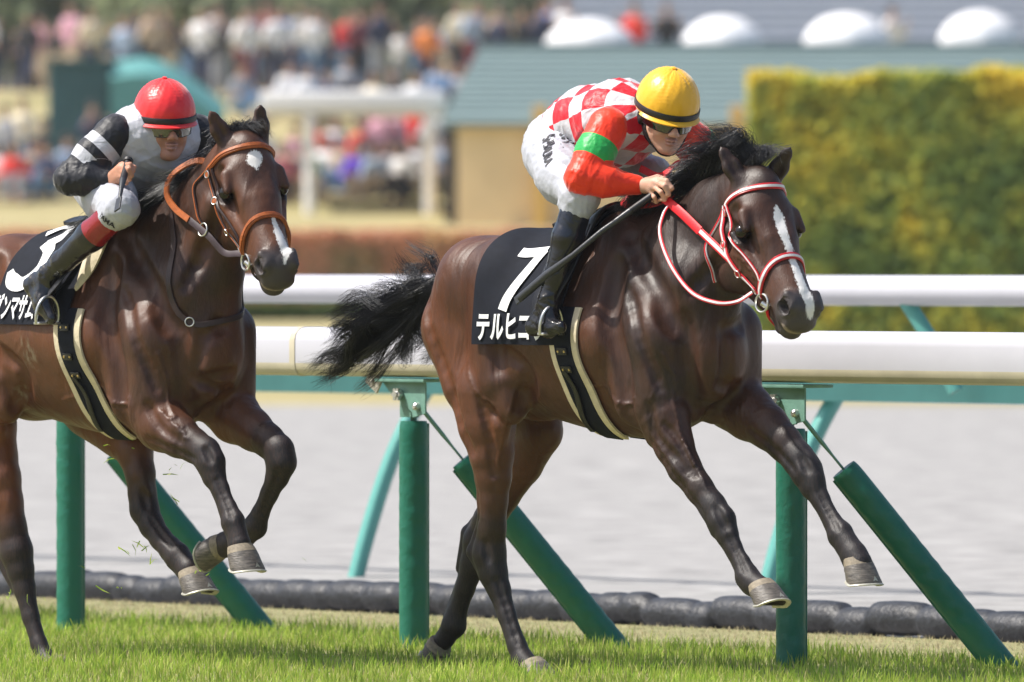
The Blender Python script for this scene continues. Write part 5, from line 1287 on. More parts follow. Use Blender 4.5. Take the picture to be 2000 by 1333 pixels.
red_straps = [
  ('browband', mir([(.045, -.100, -.085), (.050, -.090, -.035), (.062, -.060, .010), (.070, -.022, .028)]), .022, dict(mm=(0, 1), stripe=.45)),
  ('cheekpiece', [(.035, -.10, -.095), (.12, -.098, -.135), (.22, -.085, -.155), (.34, -.07, -.150), (.44, -.060, -.140)], .020, dict(mm=(0, 1), stripe=.4)),
  ('cheekpiece', [(.035, .10, -.095), (.12, .098, -.135), (.22, .085, -.155), (.34, .07, -.150), (.44, .060, -.140)], .020, dict(mm=(0, 1), stripe=.4)),
  ('noseband', [(.43, -.062, -.125), (.405, -.070, -.090), (.375, -.060, -.045), (.365, -.03, -.012), (.365, 0, -.005), (.365, .03, -.012), (.375, .060, -.045), (.405, .070, -.090), (.43, .062, -.125)], .024, dict(mm=(0, 1), stripe=.42)),
  ('nose_strap', [(.050, -.095, -.075), (.13, -.100, -.088), (.24, -.092, -.088), (.36, -.074, -.082), (.40, -.068, -.090)], .011, dict(mm=(0, 1), stripe=.4)),
  ('throatlatch', [(.04, -.10, -.10), (.09, -.080, -.18), (.14, -.070, -.255), (.19, -.055, -.30)], .012, dict(mm=(1, 0), stripe=.5)),
  ('chin_strap', [(.47, -.055, -.15), (.50, -.045, -.175), (.52, 0, -.20), (.50, .045, -.175), (.47, .055, -.15)], .014, dict(mm=(0, 0), stripe=.3)),
]
BR1 = bridle(H1, dict(label='red and white bridle with steel bit rings on the leading horse', mats=[M['red_leather'], M['white_web'], M['steel']], straps=red_straps, ring=.032))
def keeper(H, root, pts, mats, name='buckle', m=0, size=(.026, .03, .008)):
    for p in pts:
        Q, N_ = wrap(H, [p, (p[0]+.01, p[1], p[2]-.004)], .006, 2); x = Vector(Q[1]-Q[0]).normalized(); z = Vector(N_[0]); y = z.cross(x).normalized(); z = x.cross(y)
        b = MB(); b.box(Q[0]-H['org'], size, rot=Matrix((x, y, z)).transposed(), m=m, bev=.002); torus(b, Q[0]-H['org']+np.array(z)*.004, z, .013, .002, 2, 14)
        b.build(name, mats, root, smooth=True)
keeper(H1, BR1, [(.06, -.10, -.105), (.17, -.09, -.150), (.30, -.075, -.155), (.40, -.065, -.145)], [M['red_leather'], M['white_web'], M['steel']])
def rein(H, root, pts, w, t, mats, name, m=0, m2=None, stripe=.5, nrm=(0, -1, .3), n=None):
    P = H['fr'].P; Q = np.array([P(*p)-H['org'] for p in pts]); b = MB(); ribbon(b, Q, nrm, w, t, m, n or len(pts)*6, m2, stripe); return b.build(name, mats, root, smooth=True)
rm = [M['red_web'], M['white_web'], M['steel']]
def px_of(H, X):
    w = H['fr'].w(X); cp, sp = math.cos(PITCH), math.sin(PITCH); y = w.y*cp-(w.z-HC)*sp; z = w.y*sp+(w.z-HC)*cp
    return 1000+FPX*w.x/y, 666.5-FPX*z/y
print('bit at', px_of(H1, H1['HL'](.462, -.062, -.135)), 'eye', px_of(H1, H1['HL'](.2, -.085, -.053)), 'lip', px_of(H1, H1['HL'](.6, 0, -.12)))
rein(H1, BR1, [(1478, 562, .085), (1440, 522, .10), (1408, 490, .11), (1368, 452, .12)], .026, .004, rm, 'rein', 0, 1, .55)
rein(H1, BR1, [(1368, 452, .12), (1330, 415, .12), (1293, 384, .11)], .032, .006, rm, 'rein_grip')
rein(H1, BR1, [(1470, 572, .085), (1440, 590, .12), (1400, 592, .17), (1352, 572, .20), (1312, 520, .21), (1290, 460, .19), (1296, 420, .15), (1312, 396, .10)], .016, .004, rm, 'rein_loop', 0, 1, .55)
rein(H1, BR1, [(1252, 330, .0), (1290, 345, .03), (1325, 320, .0), (1338, 335, -.02), (1330, 360, 0), (1310, 385, .03), (1280, 398, .06), (1240, 402, .08), (1218, 398, .08), (1232, 386, .06), (1262, 378, .05)], .026, .006, rm, 'rein_end', n=60)

# ---- the following horse: saddle, bridle, breast girth
three = [[(.085, .400, .050), (.15, .448, .052), (.232, .430, .058), (.238, .365, .058), (.165, .325, .046)], [(.150, .330, .046), (.215, .290, .060), (.222, .205, .064), (.145, .150, .056), (.070, .165, .064), (.035, .205, .030)]]
SK2, SH2 = saddle_kit(H2, dict(label='black saddle kit with white number three cloth and cream pad on the following horse', rear=118, front=262, du=-986, arc=.535,
    text=[('ウグンマサムネ', .100, -.040, .024, .52, 0, .003)], digit=three, pad_arc=.40, pad_w=.9, flap_arc=.50, flap_w=.20, flap_x=-.02, flap_slope=-.06, matt=True, girth=254, girth_lean=.02, keepers=(1.5, 1.85, 2.1), skew=-.03))
tan_straps = [
  ('browband', mir([(.045, -.100, -.085), (.050, -.090, -.035), (.062, -.060, .010), (.070, -.022, .028)]), .022, dict(mm=(0, 0), stripe=.4, t=.008)),
  ('cheekpiece', [(.035, -.10, -.095), (.12, -.098, -.120), (.22, -.085, -.140), (.34, -.07, -.145), (.44, -.060, -.140)], .016, dict(mm=(1, 0), stripe=.3)),
  ('cheekpiece', [(.035, .10, -.095), (.12, .098, -.120), (.22, .085, -.140), (.34, .07, -.145), (.44, .060, -.140)], .016, dict(mm=(1, 0), stripe=.3)),
  ('noseband', [(.43, -.062, -.125), (.405, -.070, -.090), (.375, -.060, -.045), (.365, -.03, -.012), (.365, 0, -.005), (.365, .03, -.012), (.375, .060, -.045), (.405, .070, -.090), (.43, .062, -.125)], .022, dict(mm=(0, 0), stripe=.4, t=.008)),
  ('nose_strap', [(.050, -.095, -.075), (.13, -.100, -.092), (.24, -.092, -.096), (.36, -.074, -.095), (.42, -.068, -.11)], .011, dict(mm=(1, 1), stripe=.3)),
  ('throatlatch', [(.04, -.10, -.10), (.05, -.085, -.20), (.12, -.075, -.245), (.19, -.055, -.30)], .013, dict(mm=(1, 0), stripe=.3)),
  ('chin_strap', [(.47, -.055, -.15), (.50, -.045, -.175), (.52, 0, -.20), (.50, .045, -.175), (.47, .055, -.15)], .012, dict(mm=(1, 1), stripe=.3)),
]
tm = [M['tan_leather'], M['brown_leather'], M['steel']]
BR2 = bridle(H2, dict(label='tan and brown leather bridle with steel bit on the following horse', mats=tm, straps=tan_straps, ring=.030))
keeper(H2, BR2, [(.06, -.10, -.105), (.17, -.09, -.132), (.30, -.075, -.145), (.40, -.065, -.145)], [M['tan_leather'], M['brown_leather'], M['steel']], size=(.02, .024, .008))
print('bit2 at', px_of(H2, H2['HL'](.462, -.062, -.135)), 'eye', px_of(H2, H2['HL'](.2, -.085, -.053)), 'lip', px_of(H2, H2['HL'](.6, 0, -.12)))
pm = [M['plum_web'], M['tan_leather'], M['steel']]
rein(H2, BR2, [(494, 498, .075), (466, 496, .09), (438, 494, .10), (408, 462, .12), (370, 430, .13)], .024, .004, pm, 'rein')
rein(H2, BR2, [(370, 430, .13), (345, 410, .13), (328, 384, .13), (330, 356, .12), (350, 332, .10), (385, 315, .07), (420, 322, .03)], .024, .008, pm, 'rein_grip', 1)
b = MB(); torus(b, F2.P(396, 449, .125)-H2['org'], (0, -1, .2), .024, .003, 2); b.build('rein_ring', pm, BR2, smooth=True)
def breast_girth():
    S, org = H2['S'], H2['org']; P = F2.P; root = empty('breast_girth', mat=H2['root'].matrix_world.copy()); tag(root, 'brown leather neck strap buckled round the chest of the following horse', 'neck strap')
    pts = [(338, 420, .10), (322, 500, .20), (320, 570, .22), (345, 612, .22), (385, 632, .15), (430, 628, .02), (465, 612, -.08), (482, 590, -.14), (490, 540, -.16)]
    Q = catmull([P(*p) for p in pts], 40); Q = S.snap(Q, .003, 8); N_ = S.normal(Q); b = MB(); ribbon(b, Q-org, N_, .022, .005, 0, 90); b.build('strap', [M['brown_leather']], root, smooth=True)
    q = S.snap([P(368, 627, .18)], .008, 8)[0]; n_ = S.normal([q])[0]; b = MB(); torus(b, q-org, n_, .016, .0025, 0, 16); b.build('buckle', M['steel'], root, smooth=True)
breast_girth()
# ============================================================ RIDERS
def attr_mat(name, rough, sheen=0.0, spec=.4, bump=.0012, bscale=45, build=None, coat=0):
    m = mat(name, (.5, .5, .5), rough, spec=spec, sheen=sheen, coat=coat); N, L, B = nodes(m)
    c = build(N, L); L.new(c, B.inputs['Base Color'])
    tc = N.new('ShaderNodeTexCoord').outputs['Object']; n = N.new('ShaderNodeTexNoise'); n.inputs['Scale'].default_value = bscale; n.inputs['Detail'].default_value = 3; n.inputs['Distortion'].default_value = .8
    L.new(tc, n.inputs[0]); n2 = N.new('ShaderNodeTexNoise'); n2.inputs['Scale'].default_value = 11; n2.inputs['Detail'].default_value = 2; n2.inputs['Distortion'].default_value = 1.4; L.new(tc, n2.inputs[0])
    a = N.new('ShaderNodeMath'); a.operation = 'MULTIPLY_ADD'; L.new(n2.outputs[0], a.inputs[0]); a.inputs[1].default_value = 7.0; L.new(n.outputs[0], a.inputs[2])
    bp = N.new('ShaderNodeBump'); bp.inputs['Distance'].default_value = bump; L.new(a.outputs[0], bp.inputs['Height']); L.new(bp.outputs[0], B.inputs['Normal'])
    return m
def bands(stops, attr='al'):
    def f(N, L):
        a = N.new('ShaderNodeAttribute'); a.attribute_name = attr; r = N.new('ShaderNodeValToRGB'); r.color_ramp.interpolation = 'CONSTANT'; L.new(a.outputs['Fac'], r.inputs[0])
        e = r.color_ramp.elements; e[0].position = 0; e[0].color = (*stops[0][1], 1); e[1].position = stops[1][0]; e[1].color = (*stops[1][1], 1)
        for p, c in stops[2:]: x = e.new(p); x.color = (*c, 1)
        return r.outputs[0]
    return f
def checker(c1, c2, s):
    def f(N, L):
        a = N.new('ShaderNodeAttribute'); a.attribute_name = 'pat'; k = N.new('ShaderNodeTexChecker'); L.new(a.outputs['Vector'], k.inputs['Vector'])
        k.inputs['Scale'].default_value = s; k.inputs['Color1'].default_value = (*c1, 1); k.inputs['Color2'].default_value = (*c2, 1); return k.outputs[0]
    return f
def skin_mat(name, c, warm):
    def f(N, L):
        a = N.new('ShaderNodeAttribute'); a.attribute_name = 'lipc'; tc = N.new('ShaderNodeTexCoord').outputs['Object']
        n = N.new('ShaderNodeTexNoise'); n.inputs['Scale'].default_value = 45; n.inputs['Detail'].default_value = 5; L.new(tc, n.inputs[0])
        m1 = N.new('ShaderNodeMix'); m1.data_type = 'RGBA'; L.new(n.outputs[0], m1.inputs[0]); m1.inputs[6].default_value = (*c, 1); m1.inputs[7].default_value = (*warm, 1)
        m2 = N.new('ShaderNodeMix'); m2.data_type = 'RGBA'; L.new(a.outputs['Fac'], m2.inputs[0]); L.new(m1.outputs[2], m2.inputs[6]); m2.inputs[7].default_value = (.47, .25, .20, 1); return m2.outputs[2]
    m = attr_mat(name, .5, spec=.35, bump=.0005, bscale=160, build=f)
    b = m.node_tree.nodes['Principled BSDF']; b.inputs['Subsurface Weight'].default_value = .15; b.inputs['Subsurface Radius'].default_value = (.02, .008, .004); b.inputs['Subsurface Scale'].default_value = .5
    return m
WHITE = (.50, .51, .56); RED = (.72, .010, .018); ORED = (.85, .040, .008); GREEN = (.02, .38, .08); BLACK = (.010, .011, .017)
def wrinkle(V, N_, amp, dirs, freq, seed=0, mask=None):
    rg = np.random.default_rng(seed); d = np.zeros(len(V))
    for i in range(7):
        k = np.array(dirs[i % len(dirs)], float)+rg.normal(0, .25, 3); k *= freq*(0.5+rg.random())/np.linalg.norm(k)
        w = V @ k+rg.random()*6+1.2*np.sin(V @ rg.normal(0, 12, 3))
        d += (1-np.abs(np.sin(w)))**2*rg.uniform(.4, 1)*(np.sin(V @ rg.normal(0, 9, 3)+rg.random()*6) > -.2)
    d = (d-d.mean())/2.5*amp
    if mask is not None: d *= mask
    return V+N_*d[:, None]
def along(V, pts):
    """parameter along a polyline, in metres from its start"""
    P_ = [np.asarray(p) for p in pts]; best = np.full(len(V), 1e9); out = np.zeros(len(V)); s = 0
    for a, b in zip(P_[:-1], P_[1:]):
        ab = b-a; L = np.linalg.norm(ab); t = ((V-a) @ ab)/(L*L); tc = np.clip(t, 0, 1); d = np.linalg.norm(V-(a+tc[:, None]*ab), axis=1)
        m = d < best; best[m] = d[m]; out[m] = s+tc[m]*L; s += L
    return out
def jockey(H, c):
    fr = H['fr']; P = fr.P; org = np.array([P(*c['C'])[0], 0, 0]); root = empty('person', mat=fr.m @ Matrix.Translation(org)); tag(root, c['label'], 'jockey')
    q = {k: P(*v) for k, v in c['pts'].items()}
    yw, pt, rl = [math.radians(a) for a in c['head']]; h = np.array([math.cos(yw), -math.sin(yw), 0]); up = np.array([0, 0, 1.])
    x = h*math.cos(pt)-up*math.sin(pt); y = np.array([math.sin(yw), math.cos(yw), 0]); z = np.cross(x, y)
    y, z = y*math.cos(rl)+z*math.sin(rl), z*math.cos(rl)-y*math.sin(rl); R = np.stack([x, y, z], 1); C = q['head']; hsc = c.get('hs', 1.13)
    HL = lambda a, b, d: C+R @ (np.array([a, b, d])*hsc)
    def torso(S, g=0.0, sh=True):
        S.cap(q['pelvis'], q['waist'], .128+g, .108+g, .06, 1.18)
        S.cap(q['waist'], q['chest'], .108+g, .128+g, .06, 1.22)
        S.cap(q['chest'], q['chest']+(q['neck']-q['chest'])*.55, .125+g, .085+g, .06, 1.2)
        if sh: S.cap(q['sh_n'], q['sh_f'], .066+g, .066+g, .05)
    def arm(S, s_, g=0.0, cuff=1.0, k=.03):
        a, b, w = q['sh_'+s_], q['el_'+s_], q['wr_'+s_]; w2 = b+(w-b)*cuff
        S.cap(a, (a+b)/2, .060+g*1.3, .052+g*1.5, k); S.cap((a+b)/2, b, .052+g*1.5, .040+g*1.6, k); S.cap(b, b+(w-b)*.4, .040+g*1.6, .041+g*1.3, k); S.cap(b+(w-b)*.4, w2, .041+g*1.3, .027+g*.9, k)
    def leg(S, s_, g=0.0, part='all', k=.04):
        hp, kn, an = q['hip_'+s_], q['kn_'+s_], q['an_'+s_]
        if part in ('all', 'thigh'):
            m = hp*.5+kn*.5+np.array([-.01, 0, -.01]); S.cap(hp, m, .105+g, .088+g, k); S.cap(m, kn, .084+g, .053+g, k); S.cap(kn, kn+(an-kn)*.12, .058+g, .050+g, k)
        if part in ('all', 'shin'):
            m = kn+(an-kn)*.35; S.cap(kn, m, .050+g, .050+g, k); S.cap(m, an, .050+g, .032+g, k)
    def head(S):
        S.tag = 0
        e = lambda c_, r, k=.015, sub=False: S.ell(HL(*c_), np.array(r)*hsc, k, R, sub)
        cp = lambda a, b, ra, rb, k=.012: S.cap(HL(*a), HL(*b), ra*hsc, rb*hsc, k)
        e((-.012, 0, .03), (.096, .074, .095)); e((.030, 0, -.045), (.062, .058, .065), .03)
        cp((.02, .046, -.055), (.070, .016, -.098), .018, .017, .03); cp((.02, -.046, -.055), (.070, -.016, -.098), .018, .017, .03)
        e((.080, 0, -.100), (.018, .020, .016), .015)
        for sg in (1, -1):
            e((.062, .036*sg, -.040), (.027, .022, .026), .02); cp((.080, .010*sg, .016), (.072, .044*sg, .012), .010, .009, .015)
            e((.076, .031*sg, -.006), (.014, .016, .011), .012, True)
            e((-.008, .077*sg, -.018), (.018, .007, .030), .006); e((-.004, .083*sg, -.016), (.009, .004, .016), .005, True)
            e((.108, .0115*sg, -.040), (.009, .008, .007), .007)
        cp((.085, 0, .005), (.112, 0, -.030), .008, .010, .012); e((.113, 0, -.036), (.011, .010, .010), .008)
        e((.106, .007, -.046), (.005, .003, .003), .004, True); e((.106, -.007, -.046), (.005, .003, .003), .004, True)
        S.tag = 1; e((.095, 0, -.0625), (.013, .021, .0060), .006); e((.093, 0, -.0745), (.013, .017, .0070), .006); S.tag = 0
        cp((.103, .018, -.068), (.108, 0, -.067), .0018, .0022, .003) if False else None
        S.ell(HL(.107, 0, -.0682), np.array([.012, .020, .0018])*hsc, .003, R, True)
        S.cap(HL(-.040, 0, -.055), q['neck'], .056*hsc, .062, .04)
    # --- body (one continuous figure)
    B_ = Sdf(); g = -.016
    torso(B_, g); arm(B_, 'n', g*.3); arm(B_, 'f', g*.3); leg(B_, 'n', g); leg(B_, 'f', g)
    for s_ in 'nf':
        B_.cap(q['an_'+s_], q['heel_'+s_], .022, .018, .02); B_.cap(q['heel_'+s_], q['heel_'+s_]+(q['toe_'+s_]-q['heel_'+s_])*.8, .018, .016, .02)
    B_.cap(q['neck'], q['chest'], .06, .09, .04); head(B_)
    for chain, rad in c['fingers']:
        pts = [P(*p) for p in chain]; B_.chain(pts, np.linspace(rad, rad*.82, len(pts)), .0055)
    for a, b, ra, rb, lat in c['palms']: B_.cap(P(*a), P(*b), ra, rb, .012, lat)
    V, F = sdf_mesh(B_, .0045, 2); lip = B_.tags(V, .004); BV, BF = V, F
    body = mesh_obj('body', V-org, F, c['skin'], root, smooth=True, attrs={'lipc': lip})
    # --- breeches
    S = Sdf(); g = c.get('br', .004)
    S.cap(q['pelvis'], q['waist'], .130+g, .112+g, .05, 1.18); leg(S, 'n', g+.004, 'thigh'); leg(S, 'f', g+.004, 'thigh')
    V, F = sdf_mesh(S, .007, 2); N_ = S.normal(V); V = wrinkle(V, N_, .009, [(1, .2, .6), (.3, 1, .3), (1, 0, -.8)], 55, 2)
    V = wrinkle(V, N_, .0016, [(1, .2, .6), (.3, 1, .3), (1, 0, -.8), (0, .2, 1)], 110, 12)
    br = mesh_obj('breeches', V-org, F, c['breeches'], root, smooth=True)
    bvh = BVHTree.FromPolygons([tuple(v) for v in V], [tuple(int(i) for i in f) for f in F])
    for txt, size, p0, p1, p2, bold, sx in c['thigh_text']:
        TV, TF = text_geo(txt, size, 0, bold, sx); o, xa, ya = P(*p0), P(*p1), P(*p2); xa = (xa-o)/np.linalg.norm(xa-o); ya = ya-o; ya -= xa*ya.dot(xa); ya /= np.linalg.norm(ya)
        n_ = np.cross(xa, ya); n_ = n_*(1 if n_[1] > 0 else -1)/np.linalg.norm(n_); X = o+TV[:, :1]*xa+TV[:, 1:]*ya-n_*.3
        hit = [bvh.ray_cast(Vector(x_), Vector(n_), 1.0)[0] for x_ in X]; X = np.array([h_ if h_ is not None else x_+n_*.3 for h_, x_ in zip(hit, X)])-n_*.0035
        mesh_obj('lettering', X-org, TF, M['print_black'], br, smooth=False)
    # --- shirt: trunk and two sleeves
    S = Sdf(); g = .010
    S.cap(q['waist']+(q['pelvis']-q['waist'])*c.get('hem', .45), q['waist'], .122+g, .112+g, .05, 1.18); S.cap(q['waist'], q['chest'], .112+g, .130+g, .06, 1.22)
    S.cap(q['chest'], q['chest']+(q['neck']-q['chest'])*.55, .125+g, .080+g, .06, 1.2); sc_ = (q['sh_n']+q['sh_f'])/2; S.cap(sc_+(q['sh_n']-sc_)*.72, sc_+(q['sh_f']-sc_)*.72, .054+g, .054+g, .05)
    S.cap(q['chest'], q['neck'], .08, .066, .04)
    if 'belly' in q: S.cap(q['waist'], q['belly'], .10, .075, .05, 1.25)
    V, F = sdf_mesh(S, .006, 2); N_ = S.normal(V); V = wrinkle(V, N_, .009, [(1, .2, .9), (.5, 1, .2), (.7, 0, -.9)], 38, 5)
    V = wrinkle(V, N_, .0028, [(1, .2, .9), (.5, 1, .2), (.7, 0, -.9), (0, 0, 1)], 110, 15)
    ax = q['chest']-q['pelvis']; ax /= np.linalg.norm(ax); rel = V-q['pelvis']; t = rel @ ax; lat = np.array([0, 1, 0.]); upv = np.cross(ax, lat); ang = np.arctan2(rel @ lat, -(rel @ upv))
    upd = -(np.cross(ax, lat)); w = np.arctan2(rel @ lat, np.abs(rel @ upd)*0+(rel @ upd))*.16
    pat = np.stack([t*1.0+c.get('pt', 0), w+c.get('pw', .02), np.full(len(V), .005)], 1)
    mesh_obj('shirt', V-org, F, c['shirt'], root, smooth=True, attrs={'pat': pat})
    for s_ in 'nf':
        S = Sdf(); arm(S, s_, .011, .93); V, F = sdf_mesh(S, .0055, 2); N_ = S.normal(V)
        ad = q['wr_'+s_]-q['el_'+s_]; mk = .5+1.2*np.exp(-(np.linalg.norm(V-q['el_'+s_], axis=1)/.10)**2)
        V = wrinkle(V, N_, .0075, [ad/np.linalg.norm(ad), q['el_'+s_]-q['sh_'+s_]], 60, 7, mk)
        V = wrinkle(V, N_, .0024, [ad/np.linalg.norm(ad), q['el_'+s_]-q['sh_'+s_]], 150, 17, mk)
        e0, s0, w0 = q['el_'+s_], q['sh_'+s_], q['wr_'+s_]; l1, l2 = np.linalg.norm(e0-s0), np.linalg.norm(w0-e0); d1, d2 = (e0-s0)/l1, (w0-e0)/l2
        r_ = V-e0; al = np.where(r_ @ (d1+d2) < 0, l1+r_ @ d1, l1+np.maximum(r_ @ d2, 0)); tot = l1+l2
        mesh_obj('sleeve', V-org, F, c['sleeve'], root, smooth=True, attrs={'al': al/tot})
    # --- boots
    for s_ in 'nf':
        kn, an, toe, heel = q['kn_'+s_], q['an_'+s_], q['toe_'+s_], q['heel_'+s_]; d = (an-kn); S = Sdf(); a0 = kn+d*.17
        S.cap(a0, kn+d*.40, .056, .055, .02); S.cap(kn+d*.40, kn+d*.78, .055, .042, .02); S.cap(kn+d*.78, an, .042, .038, .02)
        f = toe-heel; f /= np.linalg.norm(f); S.cap(an, heel, .036, .031, .02); S.cap(heel, heel+(toe-heel)*.55, .031, .034, .02); S.cap(heel+(toe-heel)*.55, toe, .037, .026, .02, .8)
        S.cap(an, heel+(toe-heel)*.6, .034, .034, .02)
        V, F = sdf_mesh(S, .005, 2); N_ = S.normal(V); al = along(V, [kn, an]); mk = np.clip((al-.30)/.1, .1, 1)*np.clip(1.2-np.linalg.norm(V-an, axis=1)/.2, .2, 1)
        V = wrinkle(V, N_, .012, [d/np.linalg.norm(d)], 70, 9, mk)
        mesh_obj('boot', V-org, F, c['boot'], root, smooth=True, attrs={'al': al/np.linalg.norm(d)})
    # --- helmet: silk covered shell, peak, band and button
    def hp(az, el, k=1.0):
        r = np.array([.128, .110, .122])*k*hsc/1.09*1.0
        return np.stack([np.cos(el)*np.cos(az)*r[0]-.006, np.cos(el)*np.sin(az)*r[1], np.sin(el)*r[2]+.034], -1)
    na, ne = 96, 44; A, E = np.meshgrid(np.linspace(0, 2*math.pi, na, endpoint=False), np.linspace(-.30, math.pi/2-.02, ne), indexing='ij')
    X = hp(A, E); seam = np.zeros_like(A); pk = np.zeros_like(A)
    for sa in c['seams']:
        dd = np.abs((A-sa+math.pi) % (2*math.pi)-math.pi)*np.cos(E)
        seam += -.0014*np.exp(-(dd/.035)**2)+.0016*np.exp(-((dd-.09)/.06)**2)*np.sin(E*60+3*np.sin(A*5))*np.clip(np.sin(E*2), 0, 1)*1.0
    wr = .0007*np.sin(A*23+E*9)*np.sin(E*17+A*3)
    X = X*(1+(seam+wr)/.12)[..., None]
    lowf = np.clip((-.02-E)/.28, 0, 1); X[..., 2] -= .006*np.cos(A)*lowf
    Vh = (X.reshape(-1, 3)*1.0) @ R.T+C; Fh = [(i*ne+j, ((i+1) % na)*ne+j, ((i+1) % na)*ne+j+1, i*ne+j+1) for i in range(na) for j in range(ne-1)]
    n0 = len(Vh); Vh = np.vstack([Vh, C+R @ np.array([-.006, 0, .034+.122*hsc/1.09])]); Fh += [(i*ne+ne-1, ((i+1) % na)*ne+ne-1, n0) for i in range(na)]
    he = mesh_obj('helmet', Vh-org, Fh, c['helmet'], root, smooth=True)
    so = he.modifiers.new('thick', 'SOLIDIFY'); so.thickness = .006; so.offset = -1
    b = MB(); top = C+R @ np.array([-.006, 0, .034+.123*hsc/1.09])-org; nz = R @ np.array([0, 0, 1.])
    b.tube([top-nz*.004, top+nz*.003, top+nz*.006], [.0105, .010, .005], 16); b.build('button', c['helmet'], he, smooth=True)
    def pf(a, b_):
        az = (a-.5)*2.5; k = 1.0+.155*b_*np.clip(np.cos(az*1.15), 0, 1)**.7+.03*b_; X_ = hp(az, np.full_like(az, -.22), 1.0)*np.stack([k, k, np.ones_like(k)], -1); X_[:, 2] -= .012*b_
        return X_ @ R.T+C-org
    sheet('peak', pf, 50, 8, c['helmet'], he, .005)
    b = MB(); az = np.linspace(0, 2*math.pi, 73); Xb = hp(az, np.full_like(az, -.10), 1.012); Xb[:, 2] -= .004*np.cos(az); Nb = Xb.copy(); Nb[:, 2] = 0
    ribbon(b, (Xb @ R.T)+C-org, Nb @ R.T, .022, .003, n=100); b.build('helmet_band', M['band'], he, smooth=True)
    # --- goggles with strap
    def gf(a, b_):
        az = (a-.5)*2.35; rx, ry = .113, .088; wv = .0265+.003*np.cos(az*2.0); nose = .016*np.exp(-(az/.16)**2)
        zc = -.008; zz = zc+(b_-.5)*2*wv+np.where(b_ < .5, nose*(1-b_*2), 0); k = 1+.03*np.cos((b_-.5)*math.pi)
        X_ = np.stack([rx*np.cos(az)*k-.004, ry*np.sin(az)*k, zz], -1); X_[:, 0] -= .012*(np.abs(az)/1.17)**3
        return (X_*hsc) @ R.T+C-org
    go = sheet('goggles', gf, 40, 10, c['lens'], root, .004)
    b = MB(); e1 = [gf(np.linspace(0, 1, 40), np.full(40, v)) for v in (0, 1)]
    for e in e1: b.tube(e, .0026, 6)
    b.build('goggle_frame', M['band'], go, smooth=True)
    for sg in (1, -1):
        b = MB(); az = np.linspace(1.16*sg, 2.6*sg, 14); Xs = np.stack([.104*np.cos(az), .088*np.sin(az), -.004+.006*np.abs(az)], -1)*hsc*1.0
        ribbon(b, (Xs @ R.T)+C-org, (Xs*np.array([1, 1, 0])) @ R.T, .018, .002); b.build('goggle_strap', M['band'], go, smooth=True)
    # --- chin strap / neck tube
    b = MB()
    for sg in (-1, 1):
        pts = np.array([[.004, .080*sg, .01], [.012, .072*sg, -.035], [.030, .058*sg, -.078], [.048, .030*sg, -.112], [.056, 0, -.120]])*hsc
        ribbon(b, pts @ R.T+C-org, (pts*np.array([.2, 1, .4])) @ R.T, c.get('chinw', .018), .003, n=30)
    b.build('chin_strap', M['band'], root, smooth=True)
    if c.get('scarf'):
        l = (BV-C) @ R/hsc; nrm_ = B_.normal(BV); m_ = (l[:, 2] < -.005) & (l[:, 2] > -.30) & (l[:, 0] < .004+(-.015-l[:, 2])*.72) & (np.linalg.norm(l, axis=1) < .19)
        fm = m_[BF].all(1); Fs = BF[fm]; ids_, inv = np.unique(Fs, return_inverse=True); Vs = BV[ids_]+nrm_[ids_]*.006
        so_ = mesh_obj('neck_warmer', Vs-org, inv.reshape(-1, 4), M['band'], root, smooth=True); md = so_.modifiers.new('thick', 'SOLIDIFY'); md.thickness = .004; md.offset = -1
    hair = Sdf(); hair.ell(HL(-.022, 0, .0), np.array([.092, .079, .075])*hsc, .01, R); V, F = sdf_mesh(hair, .007, 1); l = (V-C) @ R; 
    mesh_obj('hair', V-org, F, M['mane'], root, smooth=True)
    return dict(root=root, org=org, q=q, C=C, R=R, HL=HL)
M['print_black'] = mat('print_black', (.012, .012, .02), .6)
M['band'] = mat('band', (.012, .011, .013), .5, bump=.0005, bscale=200)
M['helm_yellow'] = mat('helm_yellow', (.88, .46, .015), .38, sheen=.4, bump=.0010, bscale=60)
M['helm_red'] = mat('helm_red', (.78, .020, .024), .38, sheen=.4, bump=.0010, bscale=60)
M['lens_dark'] = mat('lens_dark', (.006, .006, .010), .06, spec=.9, coat=1)
M['lens_clear'] = mat('lens_clear', (.035, .035, .022), .05, spec=1.0, coat=1)
M['skin_a'] = skin_mat('skin_a', (.56, .31, .22), (.66, .40, .30)); M['skin_b'] = skin_mat('skin_b', (.44, .21, .14), (.54, .28, .19))
M['breeches_w'] = mat('breeches_w', (.43, .445, .50), .5, bump=.003, bscale=40)
M['boot_a'] = attr_mat('boot_a', .26, spec=.45, build=bands([(0, (.010, .013, .024)), (.39, (.008, .008, .010))]), coat=.25)
M['boot_b'] = attr_mat('boot_b', .22, spec=.5, build=bands([(0, (.26, .010, .014)), (.36, (.008, .008, .010))]), coat=.4)
S_SATIN = dict(sheen=.3, spec=.38)
check1 = attr_mat('checked_silk', .46, build=checker((.56, .56, .60), (.62, .006, .020), 1/.088), **S_SATIN)
sleeve1 = attr_mat('red_green_silk', .44, build=bands([(0, ORED), (.17, GREEN), (.35, ORED), (.99, ORED)]), **S_SATIN)
white2 = attr_mat('white_silk', .46, build=bands([(0, WHITE), (.5, WHITE)], 'pat'), **S_SATIN)
sleeve2 = attr_mat('banded_silk', .52, build=bands([(0, BLACK), (.13, WHITE), (.235, BLACK), (.325, WHITE), (.44, BLACK), (.99, BLACK)]), **S_SATIN)
